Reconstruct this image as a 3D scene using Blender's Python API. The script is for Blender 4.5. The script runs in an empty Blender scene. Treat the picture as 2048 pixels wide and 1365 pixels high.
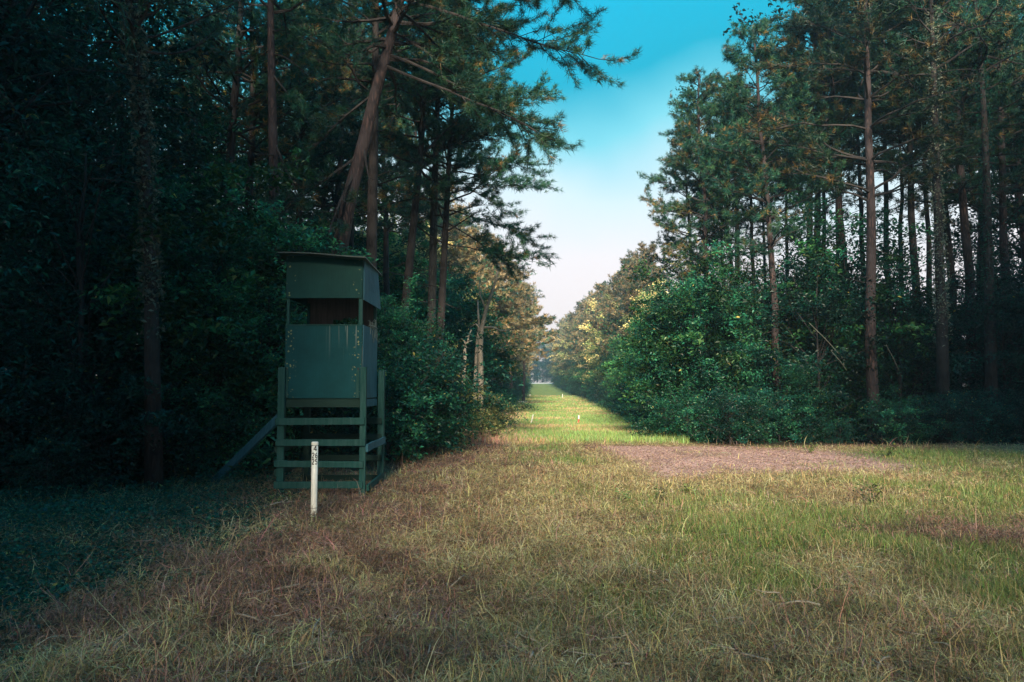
import bpy, math, random
import numpy as np
from mathutils import Vector

sc = bpy.context.scene
C = sc.collection
R = math.radians
F = 1480.0            # focal length in photo pixels (2048 wide)
HZ = 775.0            # eye-level row of the photo
PITCH = math.atan((HZ - 682.5) / F)
EYE = 1.6

# ------------------------------------------------------------------ terrain
ZY = [-80, 0, 18, 26, 45, 80, 120, 180, 235, 260, 300, 420, 900]
ZZ = [0, 0, 0, -.16, -.75, -1.0, -.3, .6, 2.0, 2.65, 3.3, 4.0, 6.0]
LY = [21, 45, 80, 120, 180, 260]
LX = [-1.2, -1.5, -.6, 1.8, 3.4, 5.8]
RX = [4.3, 7.3, 10.0, 11.0, 12.3, 13.9]


def hash2(ix, iy, seed):
    n = (ix.astype(np.int64) * 374761393 + iy.astype(np.int64) * 668265263 + seed * 1442695041) & 0x7fffffff
    n = ((n ^ (n >> 13)) * 1274126177) & 0x7fffffff
    return ((n ^ (n >> 16)) & 0xffff) / 65535.0


def vnoise(x, y, scale, seed=0):
    x = np.asarray(x, float) / scale + 1000.0
    y = np.asarray(y, float) / scale + 1000.0
    ix, iy = np.floor(x), np.floor(y)
    fx, fy = x - ix, y - iy
    fx = fx * fx * (3 - 2 * fx)
    fy = fy * fy * (3 - 2 * fy)
    a = hash2(ix, iy, seed); b = hash2(ix + 1, iy, seed)
    c = hash2(ix, iy + 1, seed); d = hash2(ix + 1, iy + 1, seed)
    return (a * (1 - fx) + b * fx) * (1 - fy) + (c * (1 - fx) + d * fx) * fy


def fbm(x, y, scale, seed=0):
    return (vnoise(x, y, scale, seed) * .5 + vnoise(x, y, scale * .47, seed + 7) * .3
            + vnoise(x, y, scale * .21, seed + 13) * .2)


def gz(x, y):
    x = np.asarray(x, float); y = np.asarray(y, float)
    z = np.interp(y, ZY, ZZ)
    near = np.clip((60 - y) / 60, .15, 1)
    z = z + (fbm(x, y, 2.6, 3) - .5) * .14 * near + (fbm(x, y, .7, 5) - .5) * .05 * near
    return z


def gzf(x, y):
    return float(gz(np.array([x]), np.array([y]))[0])


def P(px, py, Y):
    """photo pixel + distance in front of the lens -> point in the place"""
    dx, dy = (px - 1024) / F, (682.5 - py) / F
    d = Vector((dx, math.cos(PITCH) - dy * math.sin(PITCH), math.sin(PITCH) + dy * math.cos(PITCH)))
    return Vector((0, 0, EYE)) + d * (Y / d.y)


def inside(x, y):
    l = np.interp(y, LY, LX); r = np.interp(y, LY, RX)
    return l, r


# ------------------------------------------------------------------ helpers
def tag(o, label=None, cat=None, group=None, kind=None):
    if label: o['label'] = label
    if cat: o['category'] = cat
    if group: o['group'] = group
    if kind: o['kind'] = kind
    return o


def empty(name, loc, rz=0):
    o = bpy.data.objects.new(name, None)
    o.empty_display_size = .2
    o.location = loc; o.rotation_euler = (0, 0, rz)
    C.objects.link(o)
    return o


def raw_mesh(name, V, quads=None, tris=None, col=None, qm=None, tm=None, mats=(), smooth=False):
    me = bpy.data.meshes.new(name)
    V = np.asarray(V, dtype=np.float32)
    quads = np.zeros((0, 4), np.int32) if quads is None else np.asarray(quads, np.int32).reshape(-1, 4)
    tris = np.zeros((0, 3), np.int32) if tris is None else np.asarray(tris, np.int32).reshape(-1, 3)
    nq, nt = len(quads), len(tris)
    me.vertices.add(len(V)); me.vertices.foreach_set('co', V.ravel())
    loops = np.concatenate([quads.ravel(), tris.ravel()]).astype(np.int32)
    me.loops.add(len(loops)); me.loops.foreach_set('vertex_index', loops)
    starts = np.concatenate([np.arange(nq) * 4, nq * 4 + np.arange(nt) * 3]).astype(np.int32)
    me.polygons.add(nq + nt); me.polygons.foreach_set('loop_start', starts)
    if qm is not None or tm is not None:
        a = np.zeros(nq, np.int32) if qm is None else qm
        b = np.zeros(nt, np.int32) if tm is None else tm
        me.polygons.foreach_set('material_index', np.concatenate([a, b]).astype(np.int32))
    for m in mats: me.materials.append(m)
    if col is not None:
        at = me.color_attributes.new('col', 'FLOAT_COLOR', 'POINT')
        c = np.ones((len(V), 4), np.float32); c[:, :3] = col
        at.data.foreach_set('color', c.ravel())
    me.update(calc_edges=True)
    me.polygons.foreach_set('use_smooth', np.full(nq + nt, smooth))
    return me


def link(name, me, parent=None, loc=(0, 0, 0), rot=(0, 0, 0)):
    o = bpy.data.objects.new(name, me)
    o.location = loc; o.rotation_euler = rot
    C.objects.link(o)
    if parent: o.parent = parent
    return o


class MB:
    """collects shapes; build() links them as one mesh object"""
    def __init__(s): s.v, s.q, s.t = [], [], []

    def box(s, a, b, wob=0, rng=None):
        x0, y0, z0 = a; x1, y1, z1 = b
        p = [(x0, y0, z0), (x1, y0, z0), (x1, y1, z0), (x0, y1, z0), (x0, y0, z1), (x1, y0, z1), (x1, y1, z1), (x0, y1, z1)]
        if wob: p = [tuple(c + rng.uniform(-wob, wob) for c in q) for q in p]
        return s.hexa(p)

    def hexa(s, p):
        n = len(s.v); s.v += [tuple(q) for q in p]
        for f in ((0, 3, 2, 1), (4, 5, 6, 7), (0, 1, 5, 4), (1, 2, 6, 5), (2, 3, 7, 6), (3, 0, 4, 7)):
            s.q.append(tuple(n + i for i in f))
        return s

    def beam(s, a, b, w, h, side=None):
        a, b = Vector(a), Vector(b); d = (b - a).normalized()
        sd = Vector(side) if side else (d.cross(Vector((0, 0, 1))) if abs(d.z) < .95 else Vector((1, 0, 0)))
        sd = (sd - d * sd.dot(d)).normalized() * (w / 2)
        up = sd.normalized().cross(d).normalized() * (h / 2)
        return s.hexa([a - sd - up, a + sd - up, a + sd + up, a - sd + up, b - sd - up, b + sd - up, b + sd + up, b - sd + up])

    def tube(s, pts, rad, k=6, cap=True):
        pts = np.asarray(pts, float); n = len(s.v)
        T = np.gradient(pts, axis=0); T /= np.linalg.norm(T, axis=1)[:, None] + 1e-9
        ref = np.array([1., .13, .07]) if abs(T[0][2]) > .7 else np.array([.03, .05, 1.])
        A = np.cross(T, ref); A /= np.linalg.norm(A, axis=1)[:, None] + 1e-9
        B = np.cross(T, A)
        ang = np.arange(k) * 2 * math.pi / k
        rad = np.asarray(rad, float)
        ring = pts[:, None, :] + (A[:, None, :] * np.cos(ang)[None, :, None] + B[:, None, :] * np.sin(ang)[None, :, None]) * rad[:, None, None]
        s.v += [tuple(x) for x in ring.reshape(-1, 3)]
        m = len(pts)
        for i in range(m - 1):
            for j in range(k):
                a = n + i * k + j; b = n + i * k + (j + 1) % k
                s.q.append((a, b, b + k, a + k))
        if cap:
            for i0, rev in ((0, True), (m - 1, False)):
                c = len(s.v); s.v.append(tuple(pts[i0]))
                for j in range(k):
                    a = n + i0 * k + j; b = n + i0 * k + (j + 1) % k
                    s.t.append((b, a, c) if rev else (a, b, c))
        return s

    def mesh(s, name, mat, smooth=False, off=(0, 0, 0)):
        V = np.array(s.v, float).reshape(-1, 3) - np.array(off)
        return raw_mesh(name, V, s.q, s.t, mats=(mat,), smooth=smooth)

    def build(s, name, mat, parent=None, smooth=False, bevel=0):
        off = tuple(parent.location) if parent and parent.type == 'EMPTY' else (tuple(parent.parent.location) if parent else (0, 0, 0))
        o = link(name, s.mesh(name, mat, smooth, off), parent)
        if bevel:
            m = o.modifiers.new('bevel', 'BEVEL'); m.width = bevel; m.segments = 2; m.limit_method = 'ANGLE'
        return o


# ------------------------------------------------------------------ materials
def new_mat(name):
    m = bpy.data.materials.new(name); m.use_nodes = True
    nt = m.node_tree; nt.nodes.clear()
    out = nt.nodes.new('ShaderNodeOutputMaterial')
    return m, nt, out


def N(nt, t, **kw):
    n = nt.nodes.new(t)
    for k, v in kw.items():
        if k in n.inputs: n.inputs[k].default_value = v
        else: setattr(n, k, v)
    return n


def ramp(nt, stops, interp='LINEAR'):
    r = nt.nodes.new('ShaderNodeValToRGB'); cr = r.color_ramp; cr.interpolation = interp
    while len(cr.elements) < len(stops): cr.elements.new(.5)
    for e, (p, c) in zip(cr.elements, stops):
        e.position = p; e.color = (*c, 1)
    return r


def foliage_mat(name, trans=.3, gloss=.5, hue=.0, spec=.4):
    m, nt, out = new_mat(name)
    at = N(nt, 'ShaderNodeVertexColor', layer_name='col')
    oi = N(nt, 'ShaderNodeObjectInfo')
    mr = N(nt, 'ShaderNodeMapRange'); mr.inputs['To Min'].default_value = .5; mr.inputs['To Max'].default_value = 1.5
    nt.links.new(oi.outputs['Random'], mr.inputs['Value'])
    mul = N(nt, 'ShaderNodeVectorMath', operation='SCALE')
    nt.links.new(at.outputs['Color'], mul.inputs[0]); nt.links.new(mr.outputs[0], mul.inputs['Scale'])
    b = N(nt, 'ShaderNodeBsdfPrincipled'); b.inputs['Roughness'].default_value = gloss
    b.inputs['Specular IOR Level'].default_value = spec
    nt.links.new(mul.outputs[0], b.inputs['Base Color'])
    if trans > 0:
        t = N(nt, 'ShaderNodeBsdfTranslucent'); nt.links.new(mul.outputs[0], t.inputs['Color'])
        mx = N(nt, 'ShaderNodeMixShader'); mx.inputs[0].default_value = trans
        nt.links.new(b.outputs[0], mx.inputs[1]); nt.links.new(t.outputs[0], mx.inputs[2])
        nt.links.new(mx.outputs[0], out.inputs['Surface'])
    else:
        nt.links.new(b.outputs[0], out.inputs['Surface'])
    return m


def bark_mat(name, c1, c2, c3, scale=1.0):
    m, nt, out = new_mat(name)
    tc = N(nt, 'ShaderNodeTexCoord')
    mp = N(nt, 'ShaderNodeMapping'); mp.inputs['Scale'].default_value = (14 * scale, 14 * scale, 3.2 * scale)
    nt.links.new(tc.outputs['Object'], mp.inputs[0])
    vo = N(nt, 'ShaderNodeTexVoronoi', feature='DISTANCE_TO_EDGE'); vo.inputs['Scale'].default_value = 1
    no = N(nt, 'ShaderNodeTexNoise', Scale=1.3, Detail=4.0, Roughness=.7)
    nt.links.new(mp.outputs[0], no.inputs['Vector'])
    va = N(nt, 'ShaderNodeVectorMath', operation='ADD'); 
    nt.links.new(mp.outputs[0], va.inputs[0]); nt.links.new(no.outputs['Color'], va.inputs[1])
    nt.links.new(va.outputs[0], vo.inputs['Vector'])
    r1 = ramp(nt, [(0, c3), (.08, c3), (.3, c1), (.7, c1)])
    nt.links.new(vo.outputs['Distance'], r1.inputs[0])
    n2 = N(nt, 'ShaderNodeTexNoise', Scale=2.0, Detail=3.0)
    nt.links.new(tc.outputs['Object'], n2.inputs['Vector'])
    mx = N(nt, 'ShaderNodeMix', data_type='RGBA'); r2 = ramp(nt, [(.35, (0, 0, 0)), (.65, (1, 1, 1))])
    nt.links.new(n2.outputs['Fac'], r2.inputs[0]); nt.links.new(r2.outputs[0], mx.inputs[0])
    nt.links.new(r1.outputs[0], mx.inputs[6]); mx.inputs[7].default_value = (*c2, 1)
    b = N(nt, 'ShaderNodeBsdfPrincipled'); b.inputs['Roughness'].default_value = .9
    nt.links.new(mx.outputs[2], b.inputs['Base Color'])
    bp = N(nt, 'ShaderNodeBump'); bp.inputs['Strength'].default_value = .9; bp.inputs['Distance'].default_value = .03
    nt.links.new(vo.outputs['Distance'], bp.inputs['Height']); nt.links.new(bp.outputs[0], b.inputs['Normal'])
    nt.links.new(b.outputs[0], out.inputs['Surface'])
    return m


def paint_mat(name, base, worn, flecks=0., streak=.0, wear=.3, rough=.55, edge=None):
    m, nt, out = new_mat(name)
    tc = N(nt, 'ShaderNodeTexCoord')
    no = N(nt, 'ShaderNodeTexNoise', Scale=2.2, Detail=6.0, Roughness=.65)
    nt.links.new(tc.outputs['Object'], no.inputs['Vector'])
    r = ramp(nt, [(.3, base), (.85, tuple(min(1, c * 1.7 + .004) for c in base))])
    nt.links.new(no.outputs['Fac'], r.inputs[0])
    mp = N(nt, 'ShaderNodeMapping'); mp.inputs['Scale'].default_value = (26, 26, 1.6)
    nt.links.new(tc.outputs['Object'], mp.inputs[0])
    ns = N(nt, 'ShaderNodeTexNoise', Scale=1.0, Detail=5.0, Roughness=.7)
    nt.links.new(mp.outputs[0], ns.inputs['Vector'])
    rs = ramp(nt, [(max(.0, .72 - wear * .5), (0, 0, 0)), (.82, (1, 1, 1))])
    nt.links.new(ns.outputs['Fac'], rs.inputs[0])
    m1 = N(nt, 'ShaderNodeMix', data_type='RGBA')
    nt.links.new(rs.outputs[0], m1.inputs[0]); nt.links.new(r.outputs[0], m1.inputs[6]); m1.inputs[7].default_value = (*worn, 1)
    last = m1.outputs[2]
    if flecks:
        vo = N(nt, 'ShaderNodeTexVoronoi', feature='F1'); vo.inputs['Scale'].default_value = 24.0
        nd = N(nt, 'ShaderNodeTexNoise', Scale=60.0, Detail=2.0); nt.links.new(tc.outputs['Object'], nd.inputs['Vector'])
        va = N(nt, 'ShaderNodeVectorMath', operation='MULTIPLY_ADD'); nt.links.new(nd.outputs['Color'], va.inputs[0]); va.inputs[1].default_value = (.04, .04, .04); nt.links.new(tc.outputs['Object'], va.inputs[2])
        nt.links.new(va.outputs[0], vo.inputs['Vector'])
        fr = ramp(nt, [(.24, (1, 1, 1)), (.33, (0, 0, 0))]); nt.links.new(vo.outputs['Distance'], fr.inputs[0])
        # flecks keep near the two vertical edges of the sheet
        sx = N(nt, 'ShaderNodeSeparateXYZ'); nt.links.new(tc.outputs['Object'], sx.inputs[0])
        ab = N(nt, 'ShaderNodeMath', operation='ABSOLUTE'); nt.links.new(sx.outputs[0], ab.inputs[0])
        n3 = N(nt, 'ShaderNodeTexNoise', Scale=3.0); nt.links.new(tc.outputs['Object'], n3.inputs['Vector'])
        ad = N(nt, 'ShaderNodeMath', operation='MULTIPLY_ADD'); nt.links.new(n3.outputs['Fac'], ad.inputs[0]); ad.inputs[1].default_value = .35
        nt.links.new(ab.outputs[0], ad.inputs[2])
        er = ramp(nt, [(.58, (0, 0, 0)), (.64, (1, 1, 1))]); nt.links.new(ad.outputs[0], er.inputs[0])
        mu = N(nt, 'ShaderNodeMath', operation='MULTIPLY'); nt.links.new(fr.outputs[0], mu.inputs[0]); nt.links.new(er.outputs[0], mu.inputs[1])
        wn = N(nt, 'ShaderNodeMath', operation='MULTIPLY'); nt.links.new(mu.outputs[0], wn.inputs[0])
        sc2 = N(nt, 'ShaderNodeSeparateColor'); nt.links.new(vo.outputs['Color'], sc2.inputs[0])
        gt = N(nt, 'ShaderNodeMath', operation='GREATER_THAN'); gt.inputs[1].default_value = 1 - flecks
        nt.links.new(sc2.outputs[0], gt.inputs[0]); nt.links.new(gt.outputs[0], wn.inputs[1])
        m2 = N(nt, 'ShaderNodeMix', data_type='RGBA'); nt.links.new(wn.outputs[0], m2.inputs[0])
        nt.links.new(last, m2.inputs[6]); m2.inputs[7].default_value = (.22, .24, .12, 1); last = m2.outputs[2]
    if streak:
        mp2 = N(nt, 'ShaderNodeMapping'); mp2.inputs['Scale'].default_value = (38, 38, .9)
        nt.links.new(tc.outputs['Object'], mp2.inputs[0])
        n4 = N(nt, 'ShaderNodeTexNoise', Scale=1.0, Detail=1.0); nt.links.new(mp2.outputs[0], n4.inputs['Vector'])
        r4 = ramp(nt, [(.60, (0, 0, 0)), (.66, (streak,) * 3)]); nt.links.new(n4.outputs['Fac'], r4.inputs[0])
        s4 = N(nt, 'ShaderNodeSeparateXYZ'); nt.links.new(tc.outputs['Object'], s4.inputs[0])
        za = N(nt, 'ShaderNodeMapRange'); za.inputs['From Min'].default_value = .0; za.inputs['From Max'].default_value = .45; nt.links.new(s4.outputs[2], za.inputs['Value'])
        xa = N(nt, 'ShaderNodeMapRange'); xa.inputs['From Min'].default_value = .02; xa.inputs['From Max'].default_value = .16; nt.links.new(s4.outputs[0], xa.inputs['Value'])
        k4 = N(nt, 'ShaderNodeMath', operation='MULTIPLY'); nt.links.new(za.outputs[0], k4.inputs[0]); nt.links.new(xa.outputs[0], k4.inputs[1])
        k5 = N(nt, 'ShaderNodeMath', operation='MULTIPLY'); nt.links.new(k4.outputs[0], k5.inputs[0]); nt.links.new(r4.outputs[0], k5.inputs[1])
        m3 = N(nt, 'ShaderNodeMix', data_type='RGBA'); nt.links.new(k5.outputs[0], m3.inputs[0])
        nt.links.new(last, m3.inputs[6]); m3.inputs[7].default_value = (.22, .27, .26, 1); last = m3.outputs[2]
    b = N(nt, 'ShaderNodeBsdfPrincipled'); b.inputs['Roughness'].default_value = rough; b.inputs['Specular IOR Level'].default_value = .15
    nt.links.new(last, b.inputs['Base Color'])
    bp = N(nt, 'ShaderNodeBump'); bp.inputs['Strength'].default_value = .35; bp.inputs['Distance'].default_value = .01
    nt.links.new(ns.outputs['Fac'], bp.inputs['Height']); nt.links.new(bp.outputs[0], b.inputs['Normal'])
    nt.links.new(b.outputs[0], out.inputs['Surface'])
    return m


def plain_mat(name, c, rough=.7, noise=.25, scale=8):
    m, nt, out = new_mat(name)
    tc = N(nt, 'ShaderNodeTexCoord'); no = N(nt, 'ShaderNodeTexNoise', Scale=float(scale), Detail=5.0, Roughness=.65)
    nt.links.new(tc.outputs['Object'], no.inputs['Vector'])
    r = ramp(nt, [(.3, tuple(x * (1 - noise) for x in c)), (.7, tuple(min(1, x * (1 + noise * .6)) for x in c))])
    nt.links.new(no.outputs['Fac'], r.inputs[0])
    b = N(nt, 'ShaderNodeBsdfPrincipled'); b.inputs['Roughness'].default_value = rough
    nt.links.new(r.outputs[0], b.inputs['Base Color']); nt.links.new(b.outputs[0], out.inputs['Surface'])
    return m


M = dict(
    leaf=foliage_mat('leaf', .28, .42),
    needle=foliage_mat('needle', .12, .5),
    grass=foliage_mat('grass', .3, .55, spec=.25),
    bark_red=bark_mat('pine_bark', (.095, .056, .052), (.055, .042, .047), (.012, .009, .012)),
    bark_dark=bark_mat('dark_bark', (.035, .030, .033), (.055, .047, .048), (.008, .007, .009)),
    bark_grey=bark_mat('grey_bark', (.10, .10, .10), (.06, .062, .065), (.018, .018, .02)),
    bare=plain_mat('bare_wood', (.36, .32, .27), .8, .4, 6),
    panel=paint_mat('green_paint', (.0012, .046, .056), (.003, .065, .075), flecks=.5, streak=.6, wear=.1),
    panel_up=paint_mat('green_paint_upper', (.002, .036, .036), (.004, .05, .05), flecks=.2, wear=.08),
    side=paint_mat('weathered_skylit_paint', (.012, .075, .105), (.09, .20, .26), wear=.7, rough=.6),  # worn paint, with the lighter blue of skylight put into its colour
    lumber=paint_mat('green_lumber', (.006, .048, .045), (.05, .11, .11), wear=.6, rough=.65),
    lumber_dark=paint_mat('dark_lumber', (.010, .030, .026), (.02, .05, .04), wear=.25, rough=.7),
    brown_ply=paint_mat('bare_plywood', (.070, .066, .066), (.16, .145, .14), wear=.6, rough=.8),
    roof=plain_mat('roof_sheet', (.04, .07, .075), .5, .4, 5),
    black=plain_mat('black_vinyl', (.012, .012, .012), .5, .1),
    white=plain_mat('white_plastic', (.80, .82, .78), .38, .07, 22),
    pole=plain_mat('thin_pole_wood', (.17, .18, .15), .8, .4, 6),
    stake=plain_mat('white_stake', (.8, .8, .76), .6, .1),
    red=plain_mat('red_paint', (.50, .10, .06), .6, .3),
)

# ------------------------------------------------------------------ foliage generators
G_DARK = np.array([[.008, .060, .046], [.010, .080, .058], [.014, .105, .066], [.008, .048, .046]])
G_MID = np.array([[.014, .115, .070], [.024, .155, .080], [.045, .18, .075], [.012, .095, .075]])
G_LIME = np.array([[.030, .17, .060], [.055, .20, .06], [.10, .22, .07], [.02, .13, .065]])
G_OLIVE = np.array([[.20, .26, .09], [.30, .31, .12], [.14, .22, .09], [.38, .34, .13]])
G_SUNGOLD = np.array([[.62, .48, .22], [.46, .41, .19], [.70, .53, .24], [.32, .34, .15]])  # autumn gold, lightened so the leaf colour carries the sunlight
G_PINE = np.array([[.012, .075, .052], [.020, .092, .052], [.040, .105, .045], [.010, .062, .056]])
G_PRUST = np.array([[.20, .14, .045], [.27, .17, .055], [.12, .12, .04], [.16, .10, .045]])
G_PSUNTAN = np.array([[.42, .31, .18], [.30, .26, .15], [.50, .36, .19], [.22, .22, .13]])  # tan needles of the far pines, sunlight lightened into the colour


def leaves(rng, cen, size, pal, up=.55, asp=.5, var=.35, yellow=0.0):
    """rhombic leaves with a fold, centred at cen (n,3)"""
    n = len(cen)
    nrm = rng.normal(size=(n, 3)); nrm /= np.linalg.norm(nrm, axis=1)[:, None]
    nrm[:, 2] = np.abs(nrm[:, 2]) + up
    nrm /= np.linalg.norm(nrm, axis=1)[:, None]
    ax = np.cross(nrm, rng.normal(size=(n, 3))); ax /= np.linalg.norm(ax, axis=1)[:, None] + 1e-9
    sd = np.cross(nrm, ax)
    L = size * rng.uniform(.55, 1.3, n)[:, None]
    w = L * asp * .5
    V = np.stack([cen - ax * L * .5, cen + sd * w + nrm * w * .35 - ax * L * .06, cen + ax * L * .5 - nrm * L * .12, cen - sd * w + nrm * w * .35 - ax * L * .06], 1)
    base = pal[rng.integers(0, len(pal), n)]
    k = rng.uniform(1 - var, 1 + var, n)[:, None]
    c = base * k
    if yellow > 0:
        y = rng.random(n) < yellow
        c[y] = np.array([.42, .36, .10]) * rng.uniform(.5, 1.1, (y.sum(), 1))
    col = np.repeat(c, 4, 0)
    q = np.arange(n * 4).reshape(n, 4)
    return V.reshape(-1, 3), q, col


def needles(rng, pos, dirs, tl, M_, w, pal_i, pals, spread=.55):
    n = len(pos)
    p = np.repeat(pos, M_, 0); d0 = np.repeat(dirs, M_, 0)
    d = d0 * .75 + rng.normal(size=p.shape) * spread
    d /= np.linalg.norm(d, axis=1)[:, None] + 1e-9
    L = tl * rng.uniform(.6, 1.25, len(p))[:, None]
    s = np.cross(d, rng.normal(size=p.shape)); s /= np.linalg.norm(s, axis=1)[:, None] + 1e-9
    p = p + rng.normal(size=p.shape) * tl * .16
    V = np.stack([p - s * w * .5, p + s * w * .5, p + d * L - np.array([0, 0, .12]) * L], 1)
    # a colour per tuft, some variation per needle
    pal = pals[pal_i]                                   # (n, 4, 3)
    c = pal[np.arange(n), rng.integers(0, 4, n)] * rng.uniform(.75, 1.25, (n, 1))
    c = np.repeat(c, M_, 0) * rng.uniform(.75, 1.3, (len(p), 1))
    return V.reshape(-1, 3), np.arange(len(p) * 3).reshape(-1, 3), np.repeat(c, 3, 0)


def curve_pts(a, d, L, n, rng, sag=0., wob=.12):
    a = np.asarray(a, float); d = np.asarray(d, float); d = d / np.linalg.norm(d)
    pts = [a]
    for i in range(n):
        d = d + rng.normal(size=3) * wob + np.array([0, 0, sag])
        d /= np.linalg.norm(d)
        pts.append(pts[-1] + d * L / n)
    return np.array(pts)


def on_line(pts, t):
    f = t * (len(pts) - 1); i = min(int(f), len(pts) - 2)
    return pts[i] * (1 - (f - i)) + pts[i + 1] * (f - i), (pts[i + 1] - pts[i]) / (np.linalg.norm(pts[i + 1] - pts[i]) + 1e-9)


def pine_parts(seed, H, r0, cb=.4, Rc=3.2, nb=46, trunk=None, tl=.2, nn=11, nw=.022, rust=.15, dead=6,
               bark='bark_red', extra=(), azbias=None, sub=(6, 10), pals=None, step=.17, bend=0., tiers=0):
    rng = np.random.default_rng(seed)
    pals_a = np.stack([G_PINE, G_PRUST, G_PSUNTAN]) if pals is None else pals
    tb = MB(); br = MB()
    if trunk is None:
        z = np.linspace(0, H, 14)
        wx = np.cumsum(rng.normal(size=14)) * .05 * H / 18; wy = np.cumsum(rng.normal(size=14)) * .05 * H / 18
        wx -= wx[0]; wy -= wy[0]
        trunk = np.stack([wx + bend * (z / H) ** 2, wy, z], 1)
    trunk = np.asarray(trunk, float)
    tt = np.linspace(0, 1, len(trunk))
    rr = r0 * (1 - .78 * tt ** 1.1); rr[0] *= 1.25
    tb.tube(trunk, rr, 12)
    TP, TD, TI = [], [], []

    def branch(a, d, L, r, sag, rustb, density=1.0, bare=False, wob=.16):
        pts = curve_pts(a, d, L, 7, rng, sag, wob)
        br.tube(pts, np.linspace(r, max(.006, r * .22), len(pts)), 5, False)
        if bare: 
            for j in range(int(3 + 2 * L)):
                t = rng.uniform(.35, 1); p, dd = on_line(pts, t)
                sp = curve_pts(p, dd + rng.normal(size=3) * .7, L * rng.uniform(.1, .25), 4, rng, .02, .25)
                br.tube(sp, np.linspace(r * .3, .004, 5), 3, False)
            return
        ns = int(rng.integers(*sub) * density * (.6 + .4 * L / 2.5)) + 2
        for j in range(ns):
            t = 1 - (j / ns) * .72 if j else 1.0
            p, dd = on_line(pts, min(t, 1.0))
            side = np.cross(dd, [0, 0, 1]); side /= np.linalg.norm(side) + 1e-9
            sgn = 1 if j % 2 else -1
            yaw = rng.uniform(.35, 1.15) * sgn if j else 0
            d2 = dd * math.cos(yaw) + side * math.sin(yaw) + np.array([0, 0, rng.uniform(-.05, .38)])
            l2 = L * rng.uniform(.16, .34) * (1.15 - .35 * t) + .15
            sp = curve_pts(p, d2, l2, 4, rng, .03, .2)
            br.tube(sp, np.linspace(max(.008, r * .3), .005, 5), 3, False)
            m = max(2, int(l2 / step))
            for q in range(m):
                tq = .3 + .7 * (q + 1) / m
                pp, d3 = on_line(sp, tq)
                TP.append(pp + rng.normal(size=3) * .03); 
                d4 = d3 + rng.normal(size=3) * .35 + np.array([0, 0, .35]); TD.append(d4 / np.linalg.norm(d4))
                TI.append(1 if rng.random() < rustb else 0)
    ga = rng.uniform(0, 6.28)
    for i in range(nb):
        u = (i + rng.uniform(0, .9)) / nb
        uu = u if not tiers else min(.995, (math.floor(u * tiers) + .5 + rng.normal() * .10) / tiers)
        t = cb + (1 - cb) * max(0., uu) ** .85 * .98
        a, dd = on_line(trunk, t)
        ga += 2.4 + rng.normal() * .4
        az = ga
        if azbias is not None and rng.random() < azbias[1]: az = azbias[0] + rng.normal() * .7
        L = Rc * (1 - .78 * u ** 1.4) * rng.uniform(.55, 1.12)
        if u < .12: L *= .8
        el = rng.uniform(.0, .35) + u * .5
        d = np.array([math.cos(az) * math.cos(el), math.sin(az) * math.cos(el), math.sin(el)])
        rb = rust * 2.6 if rng.random() < .35 else rust * .3
        branch(a, d, L, r0 * .26 * (1 - .6 * u), .03 - .05 * (1 - u), rb, density=.5 + .6 * min(1, u * 3))
    for i in range(dead):
        t = rng.uniform(max(.15, cb * .55), cb * 1.1); a, dd = on_line(trunk, t); az = rng.uniform(0, 6.28)
        branch(a, [math.cos(az), math.sin(az), rng.uniform(-.25, .2)], Rc * rng.uniform(.2, .5), r0 * .1, -.02, 0, bare=True)
    for (t, tip, dens, bare) in extra:
        a, dd = on_line(trunk, t); tip = np.array(tip, float); v = tip - a
        branch(a, v + np.array([0, 0, np.linalg.norm(v) * .12]), np.linalg.norm(v) * 1.03, r0 * .17, -.035, rust * .4, density=dens, bare=bare, wob=.06)
    TP = np.array(TP); TD = np.array(TD); TI = np.array(TI)
    if pals is not None: TI[:] = rng.integers(0, len(pals), len(TI))
    V, T, col = needles(rng, TP, TD, tl, nn, nw, TI, pals_a)
    me_t = tb.mesh('pine_trunk', M[bark], True)
    nv = len(V); bv = np.array(br.v)
    Vall = np.concatenate([V, bv]); 
    colb = np.tile(np.array([[.05, .036, .032]]), (len(bv), 1))
    q = np.array(br.q, np.int64) + nv; 
    me_c = raw_mesh('pine_crown', Vall, q, T, np.concatenate([col, colb]), qm=np.ones(len(q)), mats=(M['needle'], M['bark_dark']))
    return me_t, me_c


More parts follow.
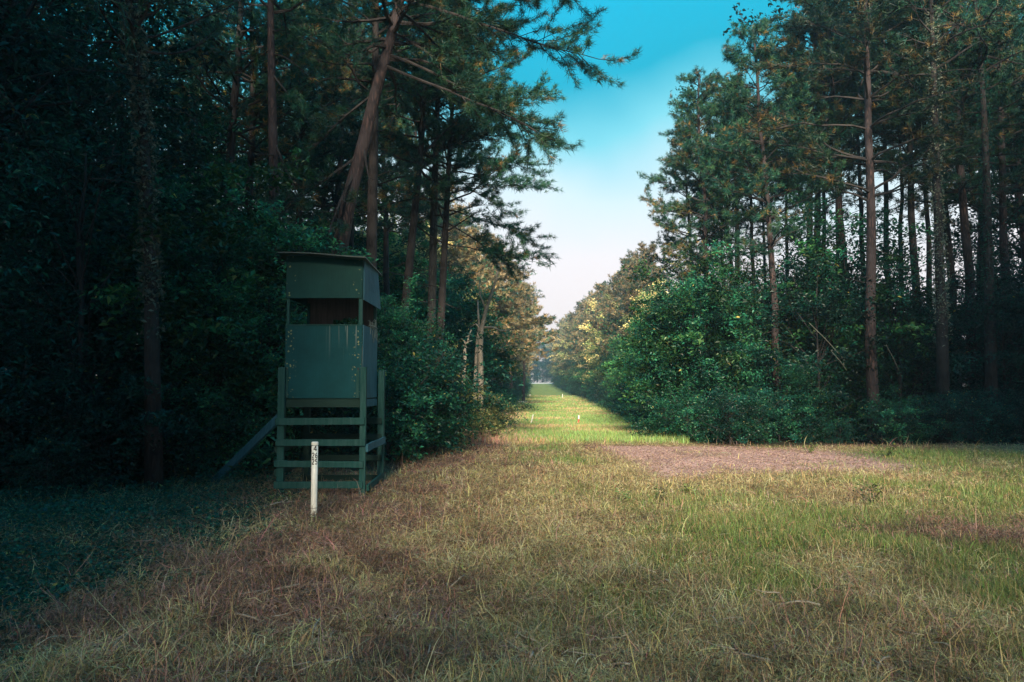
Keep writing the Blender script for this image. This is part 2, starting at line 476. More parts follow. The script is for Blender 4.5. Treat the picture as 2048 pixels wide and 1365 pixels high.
def broad_parts(seed, H, r0, crown, nclump, nleaf, lsize, pal, cr=.55, bark='bark_dark', yellow=.01, trunk_wob=.05, up=.5, low=0.1, twigs=True, trunk=None, flat=.6):
    """crown = (cz, rx, rz): centre height, radius, half height"""
    rng = np.random.default_rng(seed)
    cz, rx, rz = crown
    tb = MB()
    if trunk is None:
        z = np.linspace(0, H * .86, 10)
        wx = np.cumsum(rng.normal(size=10)) * trunk_wob * H / 10; wy = np.cumsum(rng.normal(size=10)) * trunk_wob * H / 10
        trunk = np.stack([wx - wx[0], wy - wy[0], z], 1)
    trunk = np.asarray(trunk, float)
    rr = r0 * (1 - .8 * np.linspace(0, 1, len(trunk))); rr[0] *= 1.2
    tb.tube(trunk, rr, 9)
    br = MB()
    # uneven clump centres
    th = rng.uniform(0, 2 * math.pi, nclump); cph = rng.uniform(-1, 1, nclump)
    rad = rng.uniform(.25, 1, nclump) ** .5 * (1 + .30 * np.sin(3 * th + seed) + .15 * np.sin(5 * cph * 3 + seed * 2))
    s = np.sqrt(1 - cph ** 2)
    cc = np.stack([rx * rad * s * np.cos(th), rx * rad * s * np.sin(th), cz + rz * rad * cph], 1)
    cc[:, 0] += np.interp(cc[:, 2], trunk[:, 2], trunk[:, 0]); cc[:, 1] += np.interp(cc[:, 2], trunk[:, 2], trunk[:, 1])
    cc[:, 2] = np.maximum(cc[:, 2], low)
    for i in range(0, nclump, 2 if nclump < 80 else 3):
        t = np.clip((cc[i, 2] - cr * .8) / (H * .86), .08, .97) * rng.uniform(.6, .95)
        a, _ = on_line(trunk, t)
        v = cc[i] - a
        pts = curve_pts(a, v + np.array([0, 0, .1]), np.linalg.norm(v), 5, rng, 0, .12)
        br.tube(pts, np.linspace(r0 * .22, .006, 6), 4, False)
    nl = rng.integers(int(nleaf * .5), int(nleaf * 1.5), nclump)
    idx = np.repeat(np.arange(nclump), nl)
    csz = rng.uniform(.55, 1.25, nclump)
    dv = cc - np.array([0, 0, cz]); dv[:, 2] *= .35; dv /= np.linalg.norm(dv, axis=1)[:, None] + 1e-6
    nsp = 5                                     # every clump is a few leafy sprays, not a ball
    sdir = dv[:, None, :] * .9 + rng.normal(size=(nclump, nsp, 3)) * np.array([.7, .7, .4]); sdir /= np.linalg.norm(sdir, axis=2)[:, :, None]
    tl_ = rng.uniform(-.35, 1, len(idx)); ks = rng.integers(0, nsp, len(idx))
    off = sdir[idx, ks] * (tl_ * cr * 1.25 * csz[idx])[:, None] + rng.normal(size=(len(idx), 3)) * np.array([1, 1, flat]) * cr * .17 * (1.2 - .5 * tl_)[:, None]
    off[:, 2] -= np.clip(tl_, 0, 1) ** 2 * cr * .3
    cen = cc[idx] + off
    cen[:, 2] = np.maximum(cen[:, 2], .03)
    V, q, col = leaves(rng, cen, lsize, pal, up=up, yellow=yellow)
    # each clump has its own leaf tone
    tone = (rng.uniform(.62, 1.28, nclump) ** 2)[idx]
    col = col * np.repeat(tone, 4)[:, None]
    me_t = tb.mesh('tree_trunk', M[bark], True)
    nv = len(V); bv = np.array(br.v).reshape(-1, 3)
    bq = np.array(br.q, np.int64).reshape(-1, 4) + nv
    me_c = raw_mesh('tree_crown', np.concatenate([V, bv]), np.concatenate([q, bq]), None,
                    np.concatenate([col, np.tile([[.05, .04, .035]], (len(bv), 1))]),
                    qm=np.concatenate([np.zeros(len(q)), np.ones(len(bq))]), mats=(M['leaf'], M['bark_dark']))
    return me_t, me_c


class Kind:
    """a tree built once (empty > trunk, crown); later instances are copies of each of its objects"""
    def __init__(s, name, parts, cat='tree', names=('trunk', 'crown')):
        s.name, s.parts, s.cat, s.names = name, parts, cat, names
        s.first = None

    def put(s, x, y, rz=0, k=1.0, label='', group=None, kz=None, sink=.05, tilt=(0, 0), z=None):
        zz = (gzf(x, y) if z is None else z) - sink
        if s.first is None:
            r = empty(s.name, (x, y, zz))
            ch = [link(n, me, r) for n, me in zip(s.names, s.parts)]
            s.first = (r, ch)
        else:
            r = s.first[0].copy(); C.objects.link(r)
            for c in s.first[1]:
                d = c.copy(); C.objects.link(d); d.parent = r
        r.location = (x, y, zz)
        r.rotation_euler = (tilt[0], tilt[1], rz)
        r.scale = (k, k, k if kz is None else kz)
        tag(r, label, s.cat)
        if group: r['group'] = group
        elif 'group' in r: del r['group']
        return r


rnd = random.Random(11)
#PINES
pine_k = [Kind('pine_tree', pine_parts(100 + i, 17, .17, cb=[.42, .5, .38, .46, .55][i], Rc=[3.3, 3.0, 3.6, 2.8, 3.2][i],
                                      nb=62, rust=[.06, .18, .12, .08, .2][i], nn=15, tl=.19, nw=.020, step=.10, sub=(10, 15), tiers=12, bark=['bark_red', 'bark_dark'][i % 2], bend=[.3, -.4, .2, -.2, .5][i]), 'pine') for i in range(5)]
back_pine_k = [Kind('pine_tree', pine_parts(120 + i, 17, .14, cb=[.66, .72, .62][i], Rc=[2.6, 2.9, 2.4][i], nb=44, rust=.1, nn=10, tl=.19, nw=.030, step=.11, sub=(9, 13),
                                           bark='bark_dark', dead=16, tiers=8), 'pine') for i in range(3)]
far_pine_k = [Kind('pine_tree', pine_parts(140 + i, 15, .18, cb=[.3, .38, .25][i], Rc=[3.8, 3.4, 4.2][i], nb=66, nn=11, tl=.27, nw=.05, sub=(10, 14),
                                           pals=np.stack([G_PSUNTAN, G_PRUST, G_PSUNTAN * .8, G_PINE * 1.3]), step=.2), 'pine') for i in range(3)]
#BROAD
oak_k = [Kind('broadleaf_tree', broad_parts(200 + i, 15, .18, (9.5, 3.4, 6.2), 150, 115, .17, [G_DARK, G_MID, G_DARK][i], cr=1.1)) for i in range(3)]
far_oak_k = [Kind('broadleaf_tree', broad_parts(230 + i, 11, .18, (6.2, 3.2, 5.2), 150, 110, .22, [G_OLIVE, G_SUNGOLD, G_LIME, G_MID][i], cr=.95, bark='bark_grey')) for i in range(4)]
under_k = [Kind('understory_tree', broad_parts(260 + i, 5.6, .06, (3.2, [1.9, 1.6, 2.1, 1.8, 1.5][i], 2.8), [95, 80, 110, 90, 70][i], 105, [.12, .10, .15, .11, .09][i], [G_MID, G_DARK, G_LIME, G_DARK, G_OLIVE][i], cr=.62, yellow=[.004, .002, .01, .003, .02][i])) for i in range(5)]
bush_k = [Kind('bush', broad_parts(290 + i, 1.9, .03, (1.0, 1.15, 1.0), 60, 85, .085, [G_DARK, G_MID, G_OLIVE, G_DARK][i], cr=.42, yellow=.015), 'bush', ('stem', 'foliage')) for i in range(4)]

# ------------------------------------------------------------------ place the woods
used = []


def free(x, y, d):
    for (a, b) in used:
        if (a - x) ** 2 + (b - y) ** 2 < d * d: return False
    return True


def L_(y): return float(np.interp(y, LY, LX))
def R_(y): return float(np.interp(y, LY, RX))


GR = 'pines with bare lower trunks in the right-hand wood'
# the pines of the right-hand wood whose trunks show one by one: pixel column at row 600, distance, size, kind, label
right_pines = [
    (1553, 25.5, .86, 0, 'slim reddish pine trunk standing clear in front of the right-hand wood, base behind green saplings'),
    (1741, 24.0, 1.12, 2, 'tall reddish pine with a slightly leaning trunk in front of the right-hand wood'),
    (1478, 31, .90, 1, 'thin dark pine nearest the grassy lane on its right side, crown reaching over the lane'),
    (1612, 30, 1.06, 3, 'straight dark pine between the slim reddish trunk and the leaning reddish pine'),
    (1690, 29, 1.10, 4, 'dark pine close on the left of the leaning reddish pine in the right-hand wood'),
    (1832, 27, 1.05, 1, 'dark pine just right of the leaning reddish pine at the start of the deep shade'),
]
for px, Y, k, i, lab in right_pines:
    p = P(px, 600, Y)
    pine_k[i].put(p.x, Y, rnd.uniform(0, 6.28), k, lab, tilt=(0, R(-1.5) if px == 1741 else 0)); used.append((p.x, Y))
for px, Y, k, i in [(1446, 35, .86, 2), (1508, 34, .92, 0), (1652, 36, 1.1, 2), (1722, 34, 1.12, 3), (1780, 32, 1.15, 0), (1575, 38, 1.0, 4), (1860, 34, 1.15, 2),
                    (1905, 29, 1.1, 3), (1940, 26, 1.12, 0), (2010, 27, 1.1, 2), (1800, 40, 1.2, 1), (1960, 35, 1.2, 4), (2060, 32, 1.2, 0), (1530, 43, 1.0, 3), (1680, 42, 1.1, 0)]:
    p = P(px, 600, Y); (back_pine_k[i % 3] if px < 1890 else pine_k[i]).put(p.x, Y, rnd.uniform(0, 6.28), k, 'tall dark pine deeper in the right-hand wood, one of the back rows of bare trunks', GR); used.append((p.x, Y))

# understory along the front of the right-hand wood
GU = 'leafy saplings along the front of the right-hand wood'
for i in range(50):
    X = rnd.uniform(5.2, 24); Y = rnd.uniform(22.6, 29)
    if X < R_(Y) + 1.5: X = R_(Y) + rnd.uniform(1.4, 3)
    k = rnd.uniform(.7, 1.15)
    pxc = 1024 + X / Y * F
    if any(abs(pxc - c_) < 75 for c_ in (1553, 1745, 1884)): Y = max(Y, 27.5) if rnd.random() < .7 else Y; k = k if Y > 26.5 else .42
    X = (pxc - 1024) / F * Y
    under_k[rnd.choice([0, 0, 1, 2, 3, 1, 4]) if X < 13 else rnd.choice([1, 3, 3])].put(X, Y, rnd.uniform(0, 6.28), k, 'leafy green sapling in the understory along the front of the right-hand wood', GU)
GB = 'low bushes at the foot of the right-hand wood'
for i in range(30):
    X = 5.0 + i * .62 + rnd.uniform(-.3, .3); Y = 21.6 + rnd.uniform(0, 1.6)
    if X < R_(Y) + .8: Y = 22 + (X - 4.3) * 3
    bush_k[rnd.choice([0, 1, 3, 0, 1]) if X < 12 else rnd.choice([0, 3])].put(X, Y, rnd.uniform(0, 6.28), rnd.uniform(.4, .85), 'low dark leafy bush at the foot of the right-hand wood', GB)
GD = 'broad-leaved trees in the dark right edge of the wood'
for i in range(26):
    X = rnd.uniform(15.5, 34); Y = rnd.uniform(24.5, 40)
    if not free(X, Y, 1.6) or X / Y < .53 or (X - 3.6) / Y < .46: continue
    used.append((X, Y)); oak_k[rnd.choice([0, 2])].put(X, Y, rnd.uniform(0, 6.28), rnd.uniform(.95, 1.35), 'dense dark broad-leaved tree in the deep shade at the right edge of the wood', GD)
# two leafy tops above the pines
for px, Y, k, lab in [(1455, 33, 1.02, 'broad-leaved tree whose leafy top stands alone against the turquoise sky on the right'),
                      (1630, 31, 1.34, 'tallest broad-leaved tree of the right-hand wood, its airy top reaching the top of the picture')]:
    p = P(px, 500, Y)
    Kind('broadleaf_tree', broad_parts(int(px), 15, .16, (13.2, 2.0, 2.7), 46, 75, .16, G_DARK, cr=.7)).put(p.x, Y, .4, k, lab)
# low growth further back so the wood floor closes (kept below the sky gaps)
for (px, Y, k, i) in [(1590, 26.8, 1.3, 1), (1640, 27.5, 1.45, 0), (1700, 27, 1.35, 1), (1672, 26.2, 1.1, 2), (1385, 25.5, .95, 1), (1430, 25.8, 1.1, 3), (1345, 26.5, .85, 0), (1500, 26.5, 1.0, 4), (1800, 25.5, 1.2, 1)]:
    under_k[i].put(P(px, 700, Y).x, Y, rnd.uniform(0, 6), k, 'leafy green sapling in the understory along the front of the right-hand wood', GU)
GS = 'saplings deep in the right-hand wood'
for i in range(30):
    X = rnd.uniform(12, 34); Y = rnd.uniform(30, 46)
    if X < R_(Y) + 2: continue
    under_k[rnd.choice([1, 3])].put(X, Y, rnd.uniform(0, 6.28), rnd.uniform(.9, 1.35), 'dark sapling deep in the right-hand wood behind the first trunks', GS)

# flanks of the lane, near to far
GL = 'trees lining the left side of the lane'; GRR = 'trees lining the right side of the lane'
Y = 29.0; n = 0
while Y < 268:
    st = 2.4 + .032 * Y
    # left side
    e = L_(Y)
    if Y > 33:
        bush_k[rnd.choice([0, 1, 3])].put(e - 1.0, Y + rnd.uniform(-1, 1), rnd.uniform(0, 6), rnd.uniform(1.1, 1.7), 'round green bush on the left verge of the lane', 'bushes on the left verge of the lane')
        under_k[rnd.choice([0, 1, 3])].put(e - 2.6 + rnd.uniform(-.4, .4), Y + rnd.uniform(-1, 1), rnd.uniform(0, 6), rnd.uniform(1.0, 1.4), 'dark leafy sapling on the left side of the lane', 'saplings along the left side of the lane')
        k = 1.0 + .0012 * (Y - 33)
        far_oak_k[[0, 1, 2, 1, 0, 1][n % 6]].put(e - 4.2 - rnd.uniform(0, 1.5), Y + rnd.uniform(-1, 1), rnd.uniform(0, 6), k * rnd.uniform(.85, 1.1), 'bushy broad-leaved tree lining the left side of the lane', GL)
        if Y > 44:
            far_pine_k[n % 3].put(e - 2.2 - rnd.uniform(0, 2.0), Y + 1.5, rnd.uniform(0, 6), rnd.uniform(.80, .94) * (1 + .0026 * Y), 'pine tinted sunlit tan on the left side of the lane', 'pines on the left side of the lane')
        far_oak_k[rnd.choice([0, 2, 3])].put(e - 9.5 + rnd.uniform(-1.5, 1.5), Y, rnd.uniform(0, 6), 1.15 * rnd.uniform(.9, 1.15), 'bushy broad-leaved tree lining the left side of the lane', GL)
    # right side
    e = R_(Y)
    bush_k[rnd.choice([0, 1, 3])].put(e + 1.1, Y + rnd.uniform(-1, 1), rnd.uniform(0, 6), rnd.uniform(1.0, 1.5), 'round green bush on the right verge of the lane', 'bushes on the right verge of the lane')
    under_k[rnd.choice([0, 2, 4, 2])].put(e + 2.6, Y + rnd.uniform(-1, 1), rnd.uniform(0, 6), rnd.uniform(.95, 1.35), 'green leafy sapling on the right side of the lane', 'saplings along the right side of the lane')
    if Y > 38:
        far_oak_k[[0, 1, 2, 0, 1, 0][n % 6]].put(e + 4.6 + rnd.uniform(0, 1.5), Y + rnd.uniform(-1, 1), rnd.uniform(0, 6), min(.62 + .0105 * (Y - 38), .95 + .0030 * (Y - 38)) * rnd.uniform(.9, 1.12), 'bushy broad-leaved tree lining the right side of the lane', GRR)
    if Y > 68 and n % 3 != 1:
        far_pine_k[n % 3].put(e + 3.4 + rnd.uniform(0, 2), Y + 1.5, rnd.uniform(0, 6), rnd.uniform(.94, 1.06) * (1 + .0018 * Y), 'pine tinted sunlit tan on the right side of the lane', 'pines on the right side of the lane')
    if Y > 74:
        far_oak_k[rnd.choice([0, 1, 2])].put(e + 9.2 + rnd.uniform(-1, 1), Y, rnd.uniform(0, 6), rnd.uniform(.9, 1.1), 'bushy broad-leaved tree lining the right side of the lane', GRR)
    Y += st; n += 1
for (X, Y, k, kz, i, lab) in [(-2.2, 60, 1.35, .98, 2, 'wide pine tinted sunlit tan spreading over the left side of the lane, nearest of its row'), (-1.2, 72, 1.35, 1.06, 0, 'second wide pine tinted sunlit tan spreading over the left side of the lane'),
                          (-.2, 86, 1.35, 1.08, 2, 'third wide pine tinted sunlit tan spreading over the left side of the lane'), (1.6, 104, 1.25, 1.1, 1, 'farthest wide pine tinted sunlit tan spreading over the left side of the lane')]:
    far_pine_k[i].put(X, Y, 1.3 * i, k, lab, kz=kz)
pine_k[2].put(P(1420, 600, 27).x, 27, 2.0, .8, 'pine at the left front corner of the right-hand wood, limbs out over the lane'); pine_k[3].put(P(1392, 600, 32).x, 32, .5, .78, 'smaller pine standing behind the left front corner of the right-hand wood')
# wood closing the lane far away
for i in range(30):
    X = -40 + i * 4.0 + rnd.uniform(-1, 1); Y = 335 + rnd.uniform(-6, 12)
    bush_k[[0, 3][i % 2]].put(X + 2, 325, i, 5.0, 'dark bush along the foot of the distant wood', 'bushes along the foot of the distant wood')
    under_k[rnd.choice([0, 3, 1])].put(X, Y, rnd.uniform(0, 6), rnd.uniform(3.0, 3.9), 'tree of the distant bluish wood closing the far end of the lane', 'distant trees closing the far end of the lane')

# ---- left-hand wood
def px_trunk(pts, Y):
    return np.array([tuple(P(a, b, Y if not isinstance(Y, (list, tuple)) else Y[i])) for i, (a, b) in enumerate(pts)])


# leaning pine behind the stand, its limbs reaching over the lane
tr = px_trunk([(652, 700), (668, 590), (683, 480), (700, 390), (724, 300), (750, 190), (778, 90), (803, -10), (826, -110), (842, -200), (852, -280)], 16.3)
b0 = np.array([P(636, 880, 16.3).x, 16.3, gzf(P(636, 880, 16.3).x, 16.3) - .1])
tr = np.vstack([b0[None], tr]); org = b0.copy(); tr = tr - org
def tip(px, py, Y): return np.array(P(px, py, Y)) - org
ex = [(.62, tip(1095, 236, 16.0), 1.2, False), (.60, tip(1070, 300, 15.6), 1.0, False), (.70, tip(975, 150, 17), 1.3, False),
      (.72, tip(1160, 92, 15.5), 1.9, False), (.76, tip(1140, 45, 15.8), 1.6, False), (.80, tip(1060, 5, 16), 1.6, False), (.84, tip(1035, -30, 16), 1.5, False), (.78, tip(1000, 40, 17), 1.5, False),
      (.66, tip(980, 215, 16.8), 1.4, False), (.68, tip(950, 90, 17), 1.5, False),
      (.42, tip(600, 560, 15.4), 1.2, False), (.46, tip(740, 370, 15.8), 1., True), (.45, tip(590, 470, 15.4), 1.4, False), (.55, tip(600, 300, 16), 1.3, False)]
pt = pine_parts(7, 14, .215, cb=.60, Rc=2.6, nb=58, trunk=tr, tl=.17, nn=22, nw=.011, sub=(12, 18), step=.09, rust=.12, extra=ex, dead=4)
Kind('pine_tree', pt, 'pine').put(org[0], org[1], 0, 1, 'big leaning pine with reddish bark rising behind the green hunting stand', z=org[2] + .05)
used.append((org[0], org[1]))

def hero_pine(pts, Y, base, r0, seed, label, **kw):
    tr = px_trunk(pts, Y); bp = P(base[0], base[1], Y)
    b = np.array([bp.x, Y, gzf(bp.x, Y) - .1]); tr = np.vstack([b[None], tr]) - b
    ex = [(t, np.array(P(*tp)) - b, d, br) for (t, tp, d, br) in kw.pop('limbs', [])]
    Kind('pine_tree', pine_parts(seed, 16, r0, trunk=tr, extra=ex, **kw), 'pine').put(b[0], b[1], 0, 1, label, z=b[2] + .05)
    used.append((b[0], b[1]))

hero_pine([(552, 700), (551, 560), (549, 420), (546, 280), (543, 140), (541, 0), (540, -140), (540, -300)], 17.5, (553, 900), .172, 21,
          'straight pine with a thick bare trunk, left of the big leaning pine', cb=.72, Rc=3.4, nb=46, rust=.1, nn=20, tl=.17, nw=.012, dead=5, sub=(11, 15), step=.10, limbs=[(.62, (600, 250, 17), 1.2, False), (.5, (640, 480, 17), 1., False)])
hero_pine([(742, 560), (745, 400), (748, 260), (751, 130), (752, 0), (752, -140), (752, -250)], 20, (740, 880), .17, 22,
          'dark pine trunk directly behind the leaning pine, straight up out of the picture', cb=.5, Rc=3.2, nb=52, rust=.05, bark='bark_dark', nw=.017, nn=17, tl=.17, step=.10, sub=(11, 16))
hero_pine([(806, 660), (818, 540), (830, 420), (842, 300), (850, 180), (856, 60), (860, -60)], 23, (800, 850), .16, 23,
          'leaning dark pine trunk right of the hunting stand, first of the close group', cb=.48, Rc=3.2, nb=50, rust=.05, bark='bark_dark', nw=.018, nn=17, tl=.17, step=.10, sub=(11, 16))
hero_pine([(862, 700), (865, 560), (868, 420), (872, 300), (876, 190), (880, 90), (882, 0)], 24.5, (860, 850), .17, 24,
          'grey pine trunk in the middle of the close group left of the lane', cb=.48, Rc=3.1, nb=50, rust=.05, bark='bark_grey', nw=.018, nn=17, tl=.17, step=.10, sub=(11, 16))
hero_pine([(879, 700), (884, 600), (890, 480), (896, 360), (902, 260), (907, 170), (912, 90)], 24, (876, 850), .15, 25,
          'pine nearest the lane in the close group on the left, its limbs in layers', cb=.42, Rc=2.9, nb=62, rust=.08, bark='bark_dark', nw=.018, nn=17, tl=.17, step=.10, sub=(11, 16),
          limbs=[(.42, (1040, 540, 22.5), 1.5, False), (.5, (1062, 462, 23), 1.6, False), (.56, (1062, 375, 23.5), 1.7, False), (.63, (1050, 345, 24), 1.5, False), (.68, (1075, 262, 24), 1.7, False),
                 (.76, (1085, 200, 24), 1.6, False), (.47, (1030, 510, 24), 1.4, False), (.7, (1020, 230, 23), 1.5, False), (.85, (1040, 120, 24), 1.5, False), (.59, (1010, 420, 24.5), 1.4, False), (.9, (1000, 60, 24), 1.5, False)])

GLP = 'dark pines in the left-hand wood'
for px, Y, k, i in [(600, 26, 1.0, 1), (660, 28, 1.05, 3), (705, 30, 1.0, 1), (640, 34, 1.1, 0), (780, 32, 1.05, 3), (570, 36, 1.1, 2), (810, 40, 1.1, 0), (500, 24, 1.05, 1), (440, 22, 1.1, 3)]:
    p = P(px, 600, Y); pine_k[i].put(p.x, Y, rnd.uniform(0, 6), k, 'dark pine in the back rows of the left-hand wood', GLP); used.append((p.x, Y))
GLO = 'dense broad-leaved trees of the left-hand wood'
i = 0
while i < 40:
    Y = rnd.uniform(13.5, 38); r = rnd.uniform(-.95, -.34); X = r * Y
    i += 1
    if not free(X, Y, 1.7) or (abs(1024 + X / Y * F - 290) < 190 and Y < 18) or (X + 3.6) / Y > -.30 or ((X + 3.6) / Y > -.345 and Y < 27): continue
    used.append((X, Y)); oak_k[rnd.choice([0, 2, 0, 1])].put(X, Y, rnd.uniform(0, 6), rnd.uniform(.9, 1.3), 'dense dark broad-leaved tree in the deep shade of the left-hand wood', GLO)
GLS = 'leafy saplings of the left-hand wood'
for i in range(52):
    Y = rnd.uniform(12.6, 24); r = rnd.uniform(-.92, -.12)
    X = r * Y
    lim = -1.6 - 3.0 * max(0, (17 - Y)) / 5.0          # keep the clearing and the stand free
    if X > lim - .6 or (-5.2 < X < -1.2 and Y < 14.6) or (abs(1024 + X / Y * F - 290) < 110 and Y < 15): continue
    kk = rnd.uniform(.7, 1.25); pxc = 1024 + X / Y * F
    if pxc > 800: kk = min(kk, .36 * Y / 20)
    elif pxc > 590: kk = min(kk, .56 * Y / 16)
    elif pxc > 430: kk = min(kk, .68 * Y / 15)
    under_k[rnd.choice([1, 3, 0, 3, 1])].put(X, Y, rnd.uniform(0, 6), kk, 'leafy sapling in the understory of the left-hand wood', GLS)
for (px, Y, k, i) in [(520, 14.0, .85, 0), (462, 14.4, .95, 2), (548, 15.4, .8, 0), (400, 13.6, .8, 0)]:
    under_k[i].put(P(px, 800, Y).x, Y, rnd.uniform(0, 6), k, 'leafy sapling in the understory of the left-hand wood', GLS)
GLB = 'low bushes at the edge of the left-hand wood'
for (X, Y, k, i) in [(-5.9, 12.4, .9, 0), (-6.8, 11.6, .85, 3), (-7.7, 11.2, .95, 0), (-8.6, 10.6, .9, 3), (-9.5, 10.2, 1., 0), (-5.2, 13.6, .9, 1), (-4.3, 14.6, 1.0, 0), (-3.4, 15.0, 1.0, 3), (-2.6, 15.6, 1.1, 1),
                     (-2.2, 17.0, 1.15, 0), (-7.2, 12.8, 1.3, 3), (-8.8, 12.2, 1.3, 0), (-6.0, 14.2, 1.3, 3), (-10.4, 11, 1.2, 3), (-1.9, 18.4, 1.1, 1), (-4.9, 16, 1.3, 0), (-3.1, 17.2, 1.3, 1), (-2.5, 20, 1.5, 0), (-11, 9.4, 1.0, 0), (-8.0, 9.9, .5, 3), (-6.6, 10.6, .45, 0)]:
    bush_k[i].put(X, Y, rnd.uniform(0, 6), k, 'low dark leafy bush at the edge of the left-hand wood', GLB)
# bushes where the left wood meets the lane
for (px, Y, k, i, lab) in [(905, 21.0, .95, 2, 'olive bush with brownish leaves at the corner where the left wood meets the lane'),
                           (962, 24.0, .9, 2, 'smaller olive bush closest to the lane, right of the brownish corner bush'),
                           (850, 20.0, .95, 0, 'dark green bush behind the hunting stand, left of the brownish corner bush'),
                           (990, 31, 1.0, 1, 'green bush further along the left edge of the lane below the pale bare trunks')]:
    p = P(px, 860, Y); bush_k[i].put(p.x, Y, rnd.uniform(0, 6), k, lab)
for (px, Y, k, i) in [(800, 21.5, .62, 0), (850, 24, .6, 4), (900, 33, 1.05, 0), (922, 36, 1.15, 2), (780, 19.5, .55, 1), (862, 29, .7, 1), (890, 38, 1.3, 0)]:
    p = P(px, 800, Y); under_k[i].put(p.x, Y, rnd.uniform(0, 6), k, 'green sapling between the hunting stand and the lane', 'green saplings between the hunting stand and the lane')

# ---- unseen wood added behind and beside the lens to shade the clearing
GW = 'unseen trees added around the viewpoint for shade'
for (X, Y, k) in [(-5.8, -12, 1.5), (-8.0, -8, 1.4), (-10.5, -9, 1.5), (-6, -2, .8), (-7.5, -19, 1.7), (-12, -3, 1.4), (-13, 3, 1.2), (-17, 6, 1.2), (-12, 8, 1.0), (-15, -12, 1.6), (-12, -20, 1.7), (-20, -2, 1.5), (-16, 12, 1.1),
                  (14, -11, 1.5), (18, -19, 1.7), (13.5, -4, 1.4), (14.5, 2, 1.4), (17, 7, 1.4), (19, 12, 1.4), (-9.5, -3, 1.5), (-10.5, 2.5, 1.5), (-14, -6, 1.6), (-12.5, 5.5, 1.3), (20, -16, 1.6), (22, -5, 1.5), (25, 3, 1.2), (27, 10, 1.2), (25, 18, 1.2), (26, -14, 1.6), (31, -4, 1.4)]:
    oak_k[0].put(X, Y, rnd.uniform(0, 6), k, 'unseen broad-leaved tree added to shade the clearing', GW)

for i in range(8):  # unseen row added so that its shade darkens the nearest grass
    oak_k[i % 3].put(-6.5 + i * 2.3, -7.0 + rnd.uniform(-.8, .8), rnd.uniform(0, 6), rnd.uniform(.50, .58), 'unseen young tree added to darken the near grass', 'unseen young trees added behind the viewpoint for shade')
# ---- ivy-clad trunks
def ivy_tree(pts, Y, base, r0, seed, label, pal, spread=.16, den=2600):
    rng = np.random.default_rng(seed)
    tr = px_trunk(pts, Y); bp = P(base[0], base[1], Y); b = np.array([bp.x, Y, gzf(bp.x, Y) - .1])
    tr = np.vstack([b[None], tr]) - b
    mt, mc = pine_parts(seed, 16, r0, trunk=tr, cb=.7, Rc=3, nb=30, rust=.1, bark='bark_dark', nw=.016)
    t = rng.uniform(.1, .85, den); f = t * (len(tr) - 1); i = np.minimum(f.astype(int), len(tr) - 2); w = (f - i)[:, None]
    c = tr[i] * (1 - w) + tr[i + 1] * w
    th = rng.uniform(0, 6.28, den); clump = np.clip(vnoise(t * 60, th * 2, 1.0, seed), .25, 1)
    rr = (r0 * .7 + spread * clump * rng.uniform(.2, 1.2, den))
    c = c + np.stack([np.cos(th) * rr, np.sin(th) * rr, rng.normal(size=den) * .05], 1)
    V, q, col = leaves(rng, c, .09, pal, up=.1)
    ivy = raw_mesh('ivy', V, q, None, col, mats=(M['leaf'],))
    Kind('vine_clad_tree', (mt, mc, ivy), 'tree', ('trunk', 'crown', 'ivy')).put(b[0], b[1], 0, 1, label, z=b[2] + .05)
PALE = np.array([[.10, .15, .13], [.16, .19, .15], [.05, .10, .08], [.24, .24, .18]])
ivy_tree([(303, 600), (301, 520), (296, 420), (290, 300), (282, 190), (270, 90), (260, 0), (252, -120)], 11.8, (309, 960), .115, 31,
         'vine-clad trunk with pale hanging leaves in the darkness of the left wood', PALE)
ivy_tree([(1884, 640), (1880, 560), (1877, 460), (1873, 350), (1870, 230), (1866, 110), (1862, 0), (1860, -120)], 23, (1886, 860), .17, 32,
         'pale vine-clad trunk at the right, just where the wood turns dark', PALE, .2, 3000)
ivy_tree([(1980, 640), (1978, 560), (1975, 460), (1973, 350), (1968, 230), (1960, 110), (1950, 0), (1948, -120)], 23.5, (1982, 860), .17, 33,
         'vine-clad trunk nearest the right border of the picture', G_DARK * 1.6, .2, 2600)

# ------------------------------------------------------------------ bare and pale trees by the lane
def bare_tree(name, paths, mat, label, cat='dead tree', k=7):
    mb = MB(); b0 = paths[0][0][0]
    tb = MB()
    for j, (pts, r0, r1) in enumerate(paths):
        (tb if j == 0 else mb).tube(pts, np.linspace(r0, r1, len(pts)), k)
    e = empty(name, tuple(b0)); tag(e, label, cat)
    tb.build('trunk', mat, e, True)
    if mb.v: mb.build('branches', mat, e, True)
    return e
def pl(Y, *pp): return np.array([tuple(P(a, b, Y)) for a, b in pp])
bare_tree('dead_snag', [(pl(26, (926, 800), (927, 760), (930, 720), (929, 690)), .07, .055),
                        (pl(26, (929, 692), (936, 684), (938, 670), (943, 660)), .05, .02),
                        (pl(26, (929, 692), (930, 684), (924, 678)), .035, .015), (pl(26, (938, 672), (930, 675)), .02, .01),
                        (pl(26, (929, 694), (938, 696)), .02, .01)], M['bare'], 'small bare white snag with a forked top at the left edge of the lane')
bare_tree('pale_trunked_tree', [(pl(27, (962, 850), (962, 760), (961, 700), (963, 660), (972, 620), (984, 585), (992, 560), (998, 530)), .12, .03),
                        (pl(27, (963, 662), (952, 648), (940, 655)), .04, .02), (pl(27, (965, 655), (985, 655), (1002, 662), (1020, 660)), .05, .015),
                        (pl(27, (984, 585), (1000, 575), (1012, 572)), .03, .01), (pl(27, (972, 620), (960, 590), (958, 560)), .04, .01)], M['bare'],
          'grey pale-trunked tree with bare upper limbs beside the small white snag', 'tree')
